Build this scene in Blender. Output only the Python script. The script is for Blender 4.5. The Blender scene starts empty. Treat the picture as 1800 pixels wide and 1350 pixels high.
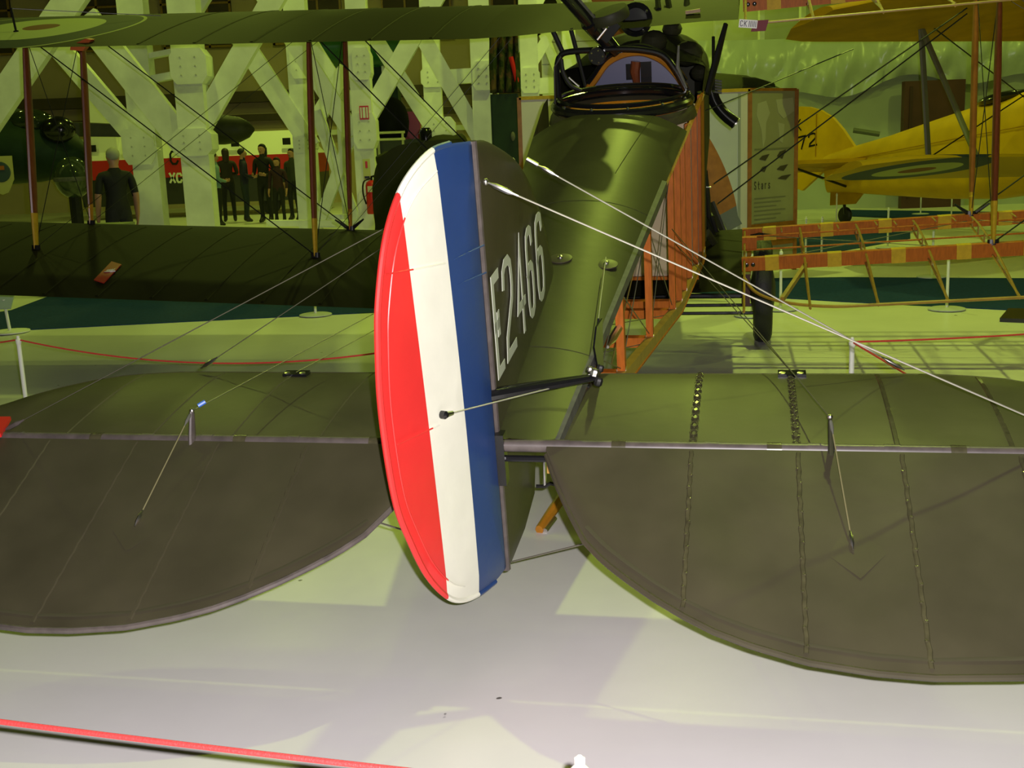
import bpy, bmesh, math, random
import numpy as np
from mathutils import Vector, Matrix
random.seed(7)
sc = bpy.context.scene
COL = sc.collection
R = math.radians

# ------------------------------------------------------------------ camera
CAM_H, PITCH, ROLL, FPX = 1.4535, R(11.65), R(-2.14), 2010.0
C = np.array([0, 0, CAM_H])
F = np.array([0, math.cos(PITCH), -math.sin(PITCH)]); U0 = np.array([0, math.sin(PITCH), math.cos(PITCH)]); R0 = np.array([1., 0, 0])
CR = R0 * math.cos(ROLL) + U0 * math.sin(ROLL); CU = -R0 * math.sin(ROLL) + U0 * math.cos(ROLL)
cd = bpy.data.cameras.new('camera'); cam = bpy.data.objects.new('camera', cd); COL.objects.link(cam)
cd.sensor_width = 36; cd.lens = FPX / 1800 * 36; cd.clip_start = .05; cd.clip_end = 200
cam.matrix_world = Matrix(((CR[0], CU[0], -F[0], C[0]), (CR[1], CU[1], -F[1], C[1]), (CR[2], CU[2], -F[2], C[2]), (0, 0, 0, 1)))
sc.camera = cam

# ------------------------------------------------------------------ world and light
wd = bpy.data.worlds.new('world'); sc.world = wd; wd.use_nodes = True
wd.node_tree.nodes['Background'].inputs[0].default_value = (.55, .8, .25, 1)
wd.node_tree.nodes['Background'].inputs[1].default_value = .012
sc.view_settings.view_transform = 'Standard'; sc.view_settings.look = 'None'
sc.view_settings.exposure = 0.0; sc.view_settings.gamma = 1; sc.view_settings.use_curve_mapping = False

HALL = (.76, 1.0, .125)          # yellow-green high-bay hall lamps
def hall_lamp(x, y, watts, z=7.7, size=.2):
    l = bpy.data.lights.new('hall_lamp', 'AREA'); l.shape = 'DISK'; l.size = size; l.energy = watts; l.color = HALL; l.spread = R(170)
    o = bpy.data.objects.new('hall_lamp', l); COL.objects.link(o); o.location = (x, y, z); return o
for x, y, e in ((2.4, 7.4, 225), (-4.6, 7.4, 13), (9.4, 7.4, 60), (2.1, 14.2, 175), (-4.6, 14.0, 78), (9.4, 14.4, 165),
                (2.4, 21.4, 80), (-4.6, 21.4, 100), (9.4, 21.4, 80), (-11.6, 14.4, 60), (-11.6, 24, 110), (-4.6, 28.4, 190), (4.4, 28.4, 150)):
    hall_lamp(x, y, e)
fl = bpy.data.lights.new('camera_flash', 'SPOT'); fl.energy = 690; fl.color = (1, .93, .95); fl.shadow_soft_size = .012
fl.spot_size = R(115); fl.spot_blend = .6
fo = bpy.data.objects.new('camera_flash', fl); COL.objects.link(fo)
fo.matrix_world = Matrix.Translation(Vector(C + CR * .05 + CU * .04)) @ cam.matrix_world.to_3x3().to_4x4()

# ------------------------------------------------------------------ pixel helpers (photo 1800x1350)
T = np.array([-.0547, 3.2193, .6014]); PSI, TH = R(11.79), R(9.71)
BF = np.array([math.sin(PSI) * math.cos(TH), math.cos(PSI) * math.cos(TH), math.sin(TH)]); BR = np.array([math.cos(PSI), -math.sin(PSI), 0]); BU = np.cross(BR, BF)
BM = np.array([BR, BF, BU])
def ray(u, v): return F + CR * (u - 900) / FPX - CU * (v - 675) / FPX
def W(u, v, D): d = ray(u, v); return C + d * (D / d[1])            # point at depth D (world y)
def FL(u, v, z=0.): d = ray(u, v); return C + d * ((z - CAM_H) / d[2])   # point on the floor
def BP(u, v, n, c):                                                  # point on a plane of the biplane's frame
    n = np.array(n, float); o = BM @ (C - T); d = BM @ ray(u, v); return o + d * ((c - n @ o) / (n @ d))
def BY(u, v, y): return BP(u, v, (0, 1, 0), y)
def BX(u, v, x=0): return BP(u, v, (1, 0, 0), x)
def HOR(u): return 261 + (900 - u) * math.tan(R(2.14))

# ------------------------------------------------------------------ materials
MATS = {}
def nd(t, ty, **k):
    n = t.nodes.new(ty)
    for a, b in k.items(): setattr(n, a, b)
    return n
def mat(name, col, rough=.5, metal=0, spec=.5, var=0, scale=8, bump=0, bscale=60, coat=0, stretch=None, alpha=1):
    if name in MATS: return MATS[name]
    m = bpy.data.materials.new(name); m.use_nodes = True; t = m.node_tree; b = t.nodes['Principled BSDF']
    b.inputs['Base Color'].default_value = (*col, 1); b.inputs['Roughness'].default_value = rough; b.inputs['Metallic'].default_value = metal
    b.inputs['Specular IOR Level'].default_value = spec; b.inputs['Coat Weight'].default_value = coat
    if alpha < 1: b.inputs['Alpha'].default_value = alpha
    if var or bump:
        tc = nd(t, 'ShaderNodeTexCoord'); src = tc.outputs['Object']
        if stretch:
            mp = nd(t, 'ShaderNodeMapping'); mp.inputs['Scale'].default_value = stretch; t.links.new(src, mp.inputs[0]); src = mp.outputs[0]
    if var:
        nz = nd(t, 'ShaderNodeTexNoise'); nz.inputs['Scale'].default_value = scale; nz.inputs['Detail'].default_value = 5; t.links.new(src, nz.inputs['Vector'])
        mr = nd(t, 'ShaderNodeMapRange'); mr.inputs['From Min'].default_value = .3; mr.inputs['From Max'].default_value = .7
        mr.inputs['To Min'].default_value = 1 - var; mr.inputs['To Max'].default_value = 1 + var; t.links.new(nz.outputs[0], mr.inputs[0])
        mx = nd(t, 'ShaderNodeMix', data_type='RGBA', blend_type='MULTIPLY'); mx.inputs[0].default_value = 1; mx.inputs[6].default_value = (*col, 1)
        t.links.new(mr.outputs[0], mx.inputs[7]); t.links.new(mx.outputs[2], b.inputs['Base Color'])
    if bump:
        n2 = nd(t, 'ShaderNodeTexNoise'); n2.inputs['Scale'].default_value = bscale; n2.inputs['Detail'].default_value = 3; t.links.new(src, n2.inputs['Vector'])
        bp = nd(t, 'ShaderNodeBump'); bp.inputs['Strength'].default_value = bump; bp.inputs['Distance'].default_value = .01
        t.links.new(n2.outputs[0], bp.inputs['Height']); t.links.new(bp.outputs[0], b.inputs['Normal'])
    MATS[name] = m; return m
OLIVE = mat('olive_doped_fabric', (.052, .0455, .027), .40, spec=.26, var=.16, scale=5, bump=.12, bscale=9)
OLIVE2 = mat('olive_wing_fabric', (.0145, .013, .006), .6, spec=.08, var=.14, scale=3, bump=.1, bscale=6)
TAPE = mat('grey_olive_tape', (.10, .10, .082), .6, spec=.25, var=.2, scale=30)
STITCH = mat('stitched_tape', (.060, .055, .028), .2, var=.25, scale=40)
MAUVE = mat('worn_hinge_tape', (.088, .073, .066), .4, var=.25, scale=25)
WOOD = mat('orange_spruce', (.40, .105, .010), .5, spec=.2, var=.18, scale=14, stretch=(6, 6, 1))
WOODF = mat('varnished_frame_wood', (.30, .115, .018), .45, spec=.25, var=.2, scale=14)
WOODY = mat('pale_binding', (.52, .33, .02), .55, spec=.2, var=.12, scale=30)
WOODL = mat('yellow_rib_wood', (.33, .19, .03), .45, var=.15, scale=20)
REDWOOD = mat('red_brown_strut', (.16, .04, .012), .35, var=.2, scale=9, stretch=(8, 8, 1))
AMBER = mat('amber_strut_end', (.42, .17, .012), .35, var=.15, scale=12)
BLACK = mat('black_enamel', (.008, .008, .009), .16, spec=.6)
DARK = mat('dark_metal', (.02, .02, .018), .35, metal=.4)
DOLIVE = mat('dark_olive_paint', (.036, .037, .018), .55, spec=.25, var=.2, scale=6)
STEEL = mat('bright_steel', (.75, .73, .68), .28, metal=1)
WIRE = mat('streamlined_wire', (.50, .48, .40), .45, metal=.6)
WIRED = mat('dull_cable', (.16, .15, .11), .45, metal=.6)
RUBBER = mat('black_tyre', (.012, .012, .011), .6, bump=.2, bscale=80)
WHITE = mat('white_painted_timber', (.77, .80, .68), .55, var=.12, scale=3)
WHITE2 = mat('white_paint', (.80, .80, .74), .45)
CREAM = mat('cream_board', (.62, .58, .46), .5, var=.05, scale=2)
RED = mat('signal_red', (.60, .018, .018), .35)
ROPE = mat('red_rope', (.62, .045, .045), .6, bump=.3, bscale=200)
BLUEC = mat('blue_carpet', (.010, .036, .13), .85, spec=.1, var=.2, scale=30)
YEL = mat('trainer_yellow', (.62, .36, .006), .5, spec=.2, var=.1, scale=3)
YEL2 = mat('trainer_yellow_fabric', (.42, .22, .006), .6, spec=.12, var=.15, scale=3)
BLUE = mat('insignia_blue', (.022, .032, .070), .4)
MARKW = mat('insignia_white', (.60, .62, .46), .45)
MARKR = mat('insignia_red', (.30, .03, .02), .45)
GLASS = mat('clear_glass', (.5, .5, .6), .05, alpha=.25)
SKIN = mat('skin', (.40, .20, .13), .5)
GREEND = mat('dark_green_paint', (.012, .030, .013), .6, spec=.2, var=.2, scale=5)
GREEN = mat('bottle_green_paint', (.012, .10, .03), .35, var=.1, scale=4)
GREYW = mat('weathered_white', (.74, .75, .68), .5)

# ------------------------------------------------------------------ mesh builder
class MB:
    def __init__(s): s.v, s.f, s.m = [], [], []
    def add(s, vs, fs, mi=0):
        o = len(s.v); s.v += [tuple(float(q) for q in p) for p in vs]
        for f in fs: s.f.append([o + i for i in f]); s.m.append(mi)
        return s
    def bar(s, p0, p1, w, h, up=(0, 0, 1), mi=0, w1=None, h1=None):
        p0, p1 = Vector(p0), Vector(p1); d = (p1 - p0).normalized(); a = d.cross(Vector(up))
        if a.length < 1e-5: a = d.cross(Vector((1, 0, 0)))
        a.normalize(); b = a.cross(d); vs = []
        for p, ww, hh in ((p0, w, h), (p1, w1 or w, h1 or h)):
            for i, j in ((-1, -1), (1, -1), (1, 1), (-1, 1)): vs.append(p + a * (i * ww / 2) + b * (j * hh / 2))
        return s.add(vs, [(3, 2, 1, 0), (4, 5, 6, 7), (0, 1, 5, 4), (1, 2, 6, 5), (2, 3, 7, 6), (3, 0, 4, 7)], mi)
    def box(s, lo, hi, mi=0):
        (a, b, c), (d, e, g) = lo, hi
        return s.add([(a, b, c), (d, b, c), (d, e, c), (a, e, c), (a, b, g), (d, b, g), (d, e, g), (a, e, g)],
                     [(3, 2, 1, 0), (4, 5, 6, 7), (0, 1, 5, 4), (1, 2, 6, 5), (2, 3, 7, 6), (3, 0, 4, 7)], mi)
    def tube(s, pts, r, n=8, closed=False, mi=0, flat=1.0, flatdir=None):
        P = [Vector([float(q) for q in p]) for p in pts]; k = len(P); rs = r if isinstance(r, (list, tuple)) else [r] * k; vs = []; ref = None
        for i in range(k):
            d = (P[(i + 1) % k] - P[i - 1]) if closed else (P[min(i + 1, k - 1)] - P[max(i - 1, 0)]); d.normalize()
            if ref is None:
                ref = Vector(flatdir) if flatdir is not None else (Vector((0, 0, 1)) if abs(d.z) < .9 else Vector((1, 0, 0)))
            a = ref - d * ref.dot(d)
            if a.length < 1e-6: a = d.orthogonal()
            a.normalize(); b = d.cross(a); ref = a
            for j in range(n):
                t = 2 * math.pi * j / n; vs.append(P[i] + a * (rs[i] * math.cos(t)) + b * (rs[i] * flat * math.sin(t)))
        fs = []
        for i in range(k if closed else k - 1):
            for j in range(n):
                a0, a1 = i * n + j, i * n + (j + 1) % n; b0, b1 = ((i + 1) % k) * n + j, ((i + 1) % k) * n + (j + 1) % n; fs.append((a0, b0, b1, a1))
        if not closed: fs += [tuple(range(n)), tuple(reversed(range((k - 1) * n, k * n)))]
        return s.add(vs, fs, mi)
    def lathe(s, prof, o, ax, n=24, mi=0, sq=(1, 1), cap=True):
        o = Vector([float(q) for q in o]); ax = Vector([float(q) for q in ax]).normalized(); a = ax.orthogonal().normalized()
        if abs(ax.z) < .95: a = Vector((0, 0, 1)) - ax * ax.z; a.normalize()
        b = ax.cross(a); vs = []
        for r, h in prof:
            for j in range(n): t = 2 * math.pi * j / n; vs.append(o + ax * h + a * (r * sq[0] * math.cos(t)) + b * (r * sq[1] * math.sin(t)))
        fs = [(i * n + j, i * n + (j + 1) % n, (i + 1) * n + (j + 1) % n, (i + 1) * n + j) for i in range(len(prof) - 1) for j in range(n)]
        if cap: fs += [tuple(reversed(range(n))), tuple(range((len(prof) - 1) * n, len(prof) * n))]
        return s.add(vs, fs, mi)
    def grid(s, P, mi=0, closeu=False, matf=None):
        r, c = len(P), len(P[0]); o = len(s.v); s.v += [tuple(float(q) for q in p) for row in P for p in row]
        for i in range(r - 1):
            for j in range(c if closeu else c - 1):
                s.f.append([o + i * c + j, o + i * c + (j + 1) % c, o + (i + 1) * c + (j + 1) % c, o + (i + 1) * c + j]); s.m.append(matf(i, j) if matf else mi)
        return s
    def prism(s, out, off, mi=0):
        n = len(out); off = Vector([float(q) for q in off]); a = [Vector([float(q) for q in p]) for p in out]
        return s.add(a + [p + off for p in a], [tuple(reversed(range(n))), tuple(range(n, 2 * n))] + [(i, (i + 1) % n, n + (i + 1) % n, n + i) for i in range(n)], mi)
    def ball(s, c, r, n=14, mi=0, half=False):
        c = Vector([float(q) for q in c]); rr = r if isinstance(r, (tuple, list)) else (r, r, r); P = []
        for i in range(n // 2 + 1):
            ph = math.pi * i / (n // 2) * (.5 if half else 1)
            P.append([(c.x + rr[0] * math.sin(ph) * math.cos(2 * math.pi * j / n), c.y + rr[1] * math.sin(ph) * math.sin(2 * math.pi * j / n), c.z + rr[2] * math.cos(ph)) for j in range(n)])
        return s.grid(P, mi, True)
    def build(s, name, mats, parent=None, smooth=35, **k):
        me = bpy.data.meshes.new(name); me.from_pydata(s.v, [], s.f)
        for m in (mats if isinstance(mats, (list, tuple)) else [mats]): me.materials.append(m)
        me.polygons.foreach_set('material_index', s.m)
        me.validate(); bm = bmesh.new(); bm.from_mesh(me); bmesh.ops.recalc_face_normals(bm, faces=bm.faces); bm.to_mesh(me); bm.free()
        if smooth:
            me.polygons.foreach_set('use_smooth', [True] * len(me.polygons)); me.set_sharp_from_angle(angle=R(smooth))
        o = bpy.data.objects.new(name, me); COL.objects.link(o)
        if parent: o.parent = parent
        tag(o, **k); return o
def tag(o, label=None, cat=None, group=None, kind=None):
    if label: o['label'] = label
    if cat: o['category'] = cat
    if group: o['group'] = group
    if kind: o['kind'] = kind
    return o
def empty(name, loc, rot=None, **k):
    o = bpy.data.objects.new(name, None); COL.objects.link(o); o.location = Vector([float(q) for q in loc]); o.empty_display_size = .1
    if rot is not None: o.rotation_euler = rot
    return tag(o, **k)
def interp(tab, x):
    if x <= tab[0][0]: return tab[0][1]
    for (a, b), (c, d) in zip(tab, tab[1:]):
        if x <= c: return b + (d - b) * (x - a) / (c - a)
    return tab[-1][1]
def catmull(pts, n=6, closed=False):
    P = [np.array(p, float) for p in pts]; k = len(P); out = []
    for i in range(k if closed else k - 1):
        p0 = P[i - 1] if closed or i else 2 * P[0] - P[1]; p1 = P[i]; p2 = P[(i + 1) % k]; p3 = P[(i + 2) % k] if closed or i + 2 < k else 2 * P[-1] - P[-2]
        for j in range(n):
            t = j / n; out.append(.5 * ((2 * p1) + (p2 - p0) * t + (2 * p0 - 5 * p1 + 4 * p2 - p3) * t * t + (3 * p1 - p0 - 3 * p2 + p3) * t ** 3))
    if not closed: out.append(P[-1])
    return out
# stroke lettering: ribbons laid on a surface (o origin, rx right, uy up, nz out)
GL = {'E': [[(1, 1), (0, 1), (0, 0), (1, 0)], [(0, .5), (.62, .5)], [(.62, .42), (.62, .58)]],
      '2': [[(0, .8), (.06, .93), (.3, 1), (.7, 1), (.94, .93), (1, .8), (1, .68), (.9, .55), (.1, .2), (0, 0), (1, 0)]],
      '4': [[(.72, 0), (.72, 1), (0, .3), (1, .3)]],
      '6': [[(1, .86), (.92, .97), (.7, 1), (.35, 1), (.1, .95), (0, .82), (0, .18), (.1, .05), (.35, 0), (.65, 0), (.9, .05), (1, .18), (1, .4), (.9, .53), (.65, .58), (.3, .58), (0, .5)]],
      '7': [[(0, 1), (1, 1), (.35, 0)]], 'K': [[(0, 0), (0, 1)], [(1, 1), (0, .45)], [(.25, .6), (1, 0)]],
      'C': [[(1, .8), (.8, 1), (.25, 1), (0, .78), (0, .22), (.25, 0), (.8, 0), (1, .2)]], 'X': [[(0, 0), (1, 1)], [(0, 1), (1, 0)]],
      'S': [[(1, .85), (.8, 1), (.2, 1), (0, .85), (0, .65), (.2, .53), (.8, .47), (1, .35), (1, .15), (.8, 0), (.2, 0), (0, .15)]],
      't': [[(.4, 1), (.4, .12), (.6, 0), (.9, .03)], [(0, .68), (.85, .68)]], 'a': [[(0, .6), (.2, .7), (.75, .7), (.9, .55), (.9, 0)], [(.9, .4), (.2, .4), (0, .25), (0, .1), (.2, 0), (.7, 0), (.9, .15)]],
      'r': [[(0, 0), (0, .7)], [(0, .5), (.35, .7), (.8, .7)]], 's': [[(.9, .6), (.7, .7), (.2, .7), (0, .58), (0, .45), (.2, .37), (.7, .33), (.9, .22), (.9, .1), (.7, 0), (.2, 0), (0, .1)]]}
def glyph(ch, o, rx, uy, nz, w, h, sw, m, parent, name='character', t=.0015, shear=0):
    o, rx, uy, nz = Vector(o), Vector(rx), Vector(uy), Vector(nz); b = MB()
    for st in GL[ch]:
        P = [Vector((x * (w - sw) + sw / 2 + y * shear, y * (h - sw) + sw / 2)) for x, y in st]; L, Rr = [], []
        for i in range(len(P)):
            d0 = (P[i] - P[i - 1]).normalized() if i else (P[1] - P[0]).normalized(); d1 = (P[i + 1] - P[i]).normalized() if i < len(P) - 1 else d0
            d = (d0 + d1); d = d.normalized() if d.length > 1e-6 else d0; nn = Vector((-d.y, d.x)); k = sw / 2 / max(.45, nn.dot(Vector((-d1.y, d1.x))))
            e = Vector((0, 0)) if 0 < i < len(P) - 1 else d * (sw / 2 * (-1 if i == 0 else 1))
            L.append(P[i] + nn * k + e); Rr.append(P[i] - nn * k + e)
        q = lambda p, z: o + rx * p.x + uy * p.y + nz * z
        b.grid([[q(a, 0), q(a, t), q(c, t), q(c, 0)] for a, c in zip(L, Rr)], closeu=True)
    return b.build(name, m, parent, smooth=0)

# ------------------------------------------------------------------ the hall
def floor_mat():
    m = bpy.data.materials.new('painted_hall_floor'); m.use_nodes = True; t = m.node_tree; b = t.nodes['Principled BSDF']
    tc = nd(t, 'ShaderNodeTexCoord'); n1 = nd(t, 'ShaderNodeTexNoise'); n1.inputs['Scale'].default_value = .9; n1.inputs['Detail'].default_value = 6; n1.inputs['Roughness'].default_value = .6
    cr = nd(t, 'ShaderNodeValToRGB'); cr.color_ramp.elements[0].position = .3; cr.color_ramp.elements[0].color = (.64, .63, .61, 1); cr.color_ramp.elements[1].position = .7; cr.color_ramp.elements[1].color = (.74, .725, .71, 1)
    t.links.new(tc.outputs['Object'], n1.inputs['Vector']); t.links.new(n1.outputs[0], cr.inputs[0])
    # scuffs: thin pale scratches
    mp = nd(t, 'ShaderNodeMapping'); mp.inputs['Scale'].default_value = (1.2, 7, 1); mp.inputs['Rotation'].default_value = (0, 0, .25); t.links.new(tc.outputs['Object'], mp.inputs[0])
    n2 = nd(t, 'ShaderNodeTexNoise'); n2.inputs['Scale'].default_value = 3.2; n2.inputs['Detail'].default_value = 8; n2.inputs['Roughness'].default_value = .75; t.links.new(mp.outputs[0], n2.inputs['Vector'])
    c2 = nd(t, 'ShaderNodeValToRGB'); c2.color_ramp.elements[0].position = .70; c2.color_ramp.elements[1].position = .76; t.links.new(n2.outputs[0], c2.inputs[0])
    mx = nd(t, 'ShaderNodeMix', data_type='RGBA'); mx.inputs[7].default_value = (.84, .83, .81, 1); t.links.new(c2.outputs[0], mx.inputs[0]); t.links.new(cr.outputs[0], mx.inputs[6])
    # dark specks
    n3 = nd(t, 'ShaderNodeTexNoise'); n3.inputs['Scale'].default_value = 11; n3.inputs['Detail'].default_value = 2; t.links.new(tc.outputs['Object'], n3.inputs['Vector'])
    c3 = nd(t, 'ShaderNodeValToRGB'); c3.color_ramp.elements[0].position = .765; c3.color_ramp.elements[1].position = .78; t.links.new(n3.outputs[0], c3.inputs[0])
    m2 = nd(t, 'ShaderNodeMix', data_type='RGBA'); m2.inputs[7].default_value = (.12, .11, .10, 1); t.links.new(c3.outputs[0], m2.inputs[0]); t.links.new(mx.outputs[2], m2.inputs[6])
    t.links.new(m2.outputs[2], b.inputs['Base Color']); b.inputs['Roughness'].default_value = .33; b.inputs['Specular IOR Level'].default_value = .35
    return m
X0, X1, Y0, Y1, ZC = -26, 17, -8, 36, 9.5
MB().box((X0, Y0, -.1), (X1, Y1, 0)).build('floor', floor_mat(), smooth=0, kind='structure')
WALLT = mat('tan_hall_wall', (.52, .42, .24), .8, var=.1, scale=.5)
DWALL = mat('dark_roof_lining', (.10, .095, .06), .9)
MB().box((X0, Y1, 0), (X1, Y1 + .2, ZC)).build('wall_back', WALLT, smooth=0, kind='structure')
MB().box((X0 - .2, Y0, 0), (X0, Y1, ZC)).build('wall_left', WALLT, smooth=0, kind='structure')
MB().box((X1, Y0, 0), (X1 + .2, Y1, ZC)).build('wall_right', DWALL, smooth=0, kind='structure')
MB().box((X0, Y0 - .2, 0), (X1, Y0, ZC)).build('wall_front', DWALL, smooth=0, kind='structure')
MB().box((X0, Y0, ZC), (X1, Y1, ZC + .1)).build('ceiling', DWALL, smooth=0, kind='structure')
# gallery edges and dark openings on the back wall
GAL = mat('brown_gallery_beam', (.07, .05, .03), .7, var=.2, scale=2)
for i, (z0, z1, d) in enumerate(((2.55, 2.75, .35), (3.1, 3.42, .5), (2.05, 2.2, .3))):
    MB().box((-22, Y1 - d, z0), (3, Y1, z1)).build('trim_%d' % (i + 1), GAL if i < 2 else WHITE, smooth=0, kind='structure')
for i in range(7):
    x = -20 + i * 3.3
    b = MB().box((x, Y1 - .12, 4.75), (x + 2.1, Y1 - .02, 6.6)); w = b.build('window_%d' % (i + 1), GAL, smooth=0, kind='structure')
    fr = MB()
    for k in range(4): fr.box((x + k * .68, Y1 - .16, 4.75), (x + k * .68 + .06, Y1 - .1, 6.6))
    for z in (4.75, 5.4, 6.0, 6.55): fr.box((x, Y1 - .16, z), (x + 2.1, Y1 - .1, z + .06))
    fr.build('window_frame', WOODL, w, smooth=0)
# blue carpet walkway and far strips
def slab(name, pts, z, m, **k):
    return MB().prism([(p[0], p[1], 0.0005) for p in pts], (0, 0, z)).build(name, m, smooth=0, **k)
bf = [FL(*q) for q in ((-150, 592), (0, 583), (330, 566), (660, 550), (930, 528), (1200, 514), (1480, 531), (1800, 547), (1990, 562))]
bb = [FL(*q) for q in ((1990, 498), (1800, 490), (1480, 488), (1200, 492), (930, 500), (660, 508), (300, 496), (150, 500), (90, 520), (20, 546), (-150, 572))]
slab('carpet_walkway', bf + bb, .006, BLUEC, label='wide dark blue carpet walkway crossing the pale floor', cat='carpet')
slab('carpet_strip', [FL(*q) for q in ((1345, 458), (1440, 449), (1600, 420), (1600, 408), (1345, 412))], .006, BLUEC, label='short blue carpet strip behind the uncovered wing spars', cat='carpet')
slab('carpet_strip', [FL(*q) for q in ((1480, 380), (1620, 386), (1830, 394), (1830, 374), (1480, 369))], .006, BLUEC, label='blue carpet strip under the yellow biplane', cat='carpet')
slab('floor_mat', [FL(*q) for q in ((1757, 566), (1900, 572), (1900, 551), (1772, 548))], .03, DARK, label='dark flat floor plate at the right edge', cat='mat')

# ------------------------------------------------------------------ the olive biplane (frame: x starboard, y forward, z up, origin on the elevator hinge)
BI = empty('biplane', (0, 0, 0), label='olive First World War biplane with red, white and blue rudder and uncovered starboard side', cat='aircraft')
BI.matrix_world = Matrix(((BR[0], BF[0], BU[0], T[0]), (BR[1], BF[1], BU[1], T[1]), (BR[2], BF[2], BU[2], T[2]), (0, 0, 0, 1)))
def part(b, name, m, parent=None, **k): return b.build(name, m, parent or BI, **k)
hw = lambda y: min(.18 + .073 * y, .465)
zt = lambda y: min(.015 + .118 * y, .47)
zb = lambda y: -.05 - .15 * y if y < 2.8 else max(-.47 - .02 * (y - 2.8), -.52)
crown = lambda y: .018 + .034 * y
def deckpt(y, s, lift=0):          # s -1..1 across
    return (s * hw(y), y, zt(y) + (crown(y) + lift) * (1 - abs(s) ** 2.3))
deck = MB(); ys = [i * .1 for i in range(32)] + [3.12]
deck.grid([[deckpt(y, -1 + 2 * j / 24) for j in range(25)] for y in ys])
dk = part(deck, 'fuselage_deck', mat('olive_deck_fabric', (.025, .0225, .0135), .42, spec=.3, var=.16, scale=5, bump=.12, bscale=9))
# dark seam lines and side lacing tape
tp = MB(); tp.grid([[(hw(y) * .955, y, zt(y) + crown(y) * (1 - .955 ** 2.3) + .003), (hw(y) + .006, y, zt(y) + .006), (hw(y) + .008, y, zt(y) - .03)] for y in [i * .1 for i in range(24)]])
part(tp, 'lacing_tape', TAPE, dk)
for q in ((985, 447), (1065, 445)):
    p = BP(*q, (0, -.145, 1), .06); y = p[1]; s = p[0] / hw(y); c = np.array(deckpt(y, s))
    part(MB().lathe([(.045, 0), (.045, .004), (.034, .006)], c, (0.1 * s, -.13, 1), 20), 'inspection_patch', OLIVE, dk)
    part(MB().lathe([(.012, 0), (.010, .012), (.004, .016)], c, (0.1 * s, -.13, 1), 12), 'cable_guide', STEEL, dk)
for y in (.55, 1.85):
    part(MB().tube([Vector(deckpt(y, -1 + 2 * j / 20)) + Vector((0, 0, .0)) for j in range(21)], .0016, 5), 'seam', TAPE if y > 2 else DOLIVE, dk)
part(MB().tube([deckpt(2.2 + i * .09, .38 + .02 * i, .0) for i in range(11)], .002, 5), 'seam', DOLIVE, dk)
# covered port side and belly edge
ps = MB(); ps.grid([[(-hw(y), y, zt(y)), (-hw(y), y, (zt(y) + zb(y)) / 2), (-hw(y), y, zb(y))] for y in [i * .2 for i in range(0, 21)]])
part(ps, 'fuselage_side', OLIVE)
# longerons
part(MB().tube([(hw(y) - .012, y, zt(y) - .02) for y in [i * .2 for i in range(21)]], .016, 4), 'top_longeron', WOODF)
lg = MB()
for y0 in [i * .2 for i in range(0, 20)]:
    lg.bar((hw(y0) - .015, y0, zb(y0)), (hw(y0 + .2) - .015, y0 + .2, zb(y0 + .2)), .034, .055)
lo = part(lg, 'bottom_longeron', WOODL)
part(MB().tube([(hw(y) - .002, y, zb(y) - .028) for y in [i * .2 for i in range(21)]], .008, 6), 'longeron_strip', WOOD, lo)
part(MB().tube([(-hw(y) + .015, y, zb(y)) for y in [i * .2 for i in range(21)]], .018, 4), 'bottom_longeron', WOODL)
# upright fuselage struts, cross struts, bracing cables
SY = (.62, 1.16, 1.86, 2.6, 2.85, 3.05, 3.3, 3.6, 3.9)
for i, y in enumerate(SY):
    for sx in ((1, -1) if i < 5 else (1,)):
        b = MB().bar((sx * (hw(y) - .02), y, zb(y)), (sx * (hw(y) - .02), y, zt(y) - .01), .03, .055 if i < 4 else .05, up=(0, 1, 0))
        s = part(b, 'fuselage_strut', WOOD)
        part(MB().box((sx * (hw(y) - .02) - .018, y - .02, zb(y)), (sx * (hw(y) - .02) + .018, y + .02, zb(y) + .035)), 'strut_fitting', STEEL, s)
    if i < 5:
        part(MB().bar((-hw(y) + .02, y, zb(y)), (hw(y) - .02, y, zb(y)), .04, .045), 'cross_strut', WOOD)
part(MB().grid([[(.46, y, zt(y)), (.46, y, zb(y))] for y in (3.62, 3.75, 3.9, 4.1)]), 'plywood_side_panel', WOOD)
def cable(a, b, r, m=WIRED, name='bracing_wire', parent=None, n=6): return part(MB().tube([a, b], r, n), name, m, parent)
for a, b in zip(SY[:3], SY[1:4]):
    for sx in (1, -1):
        x0, x1 = sx * (hw(a) - .02), sx * (hw(b) - .02)
        cable((x0, a, zb(a) + .03), (x1, b, zt(b) - .03), .0022); cable((x0, a, zt(a) - .03), (x1, b, zb(b) + .03), .0022)
    cable((-hw(a), a, zb(a)), (hw(b), b, zb(b)), .002)
for q0, q1 in (((1213, 290), (1204, 520)), ((1190, 300), (1178, 530)), ((1062, 470), (1045, 640)), ((1125, 430), (1075, 640))):
    p0 = BP(*q0, (1, -.073, 0), .12); p1 = BP(*q1, (1, -.073, 0), .12); cable(p0, p1, .003, mat('brass_cable', (.5, .4, .12), .35, metal=.8), 'control_cable')
part(MB().box((-.40, 3.84, zb(3.84) - .115), (.43, 3.86, .42)), 'cockpit_bulkhead', mat('cream_linen', (.50, .40, .26), .7))
part(MB().bar((-.42, 3.82, zb(3.84) - .12), (.43, 3.82, zb(3.84) - .12), .02, .02), 'cross_strut', WOOD)
# ply end plate and stern fittings under the deck edge
part(MB().prism([(hw(.05) - .004, .05, zt(.05) - .01), (hw(.62) - .004, .62, zt(.62) - .01), (hw(.62) - .004, .62, zb(.62)), (hw(.05) - .004, .05, zb(.05))], (-.006, 0, 0)), 'plywood_stern_panel', WOOD)
for y, z in ((.33, -.02), (.18, -.03), (.46, .0)):
    part(MB().lathe([(.02, 0), (.02, .008), (.008, .01)], (hw(y) - .003, y, z), (1, 0, 0), 10), 'cutout', DARK)
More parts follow.
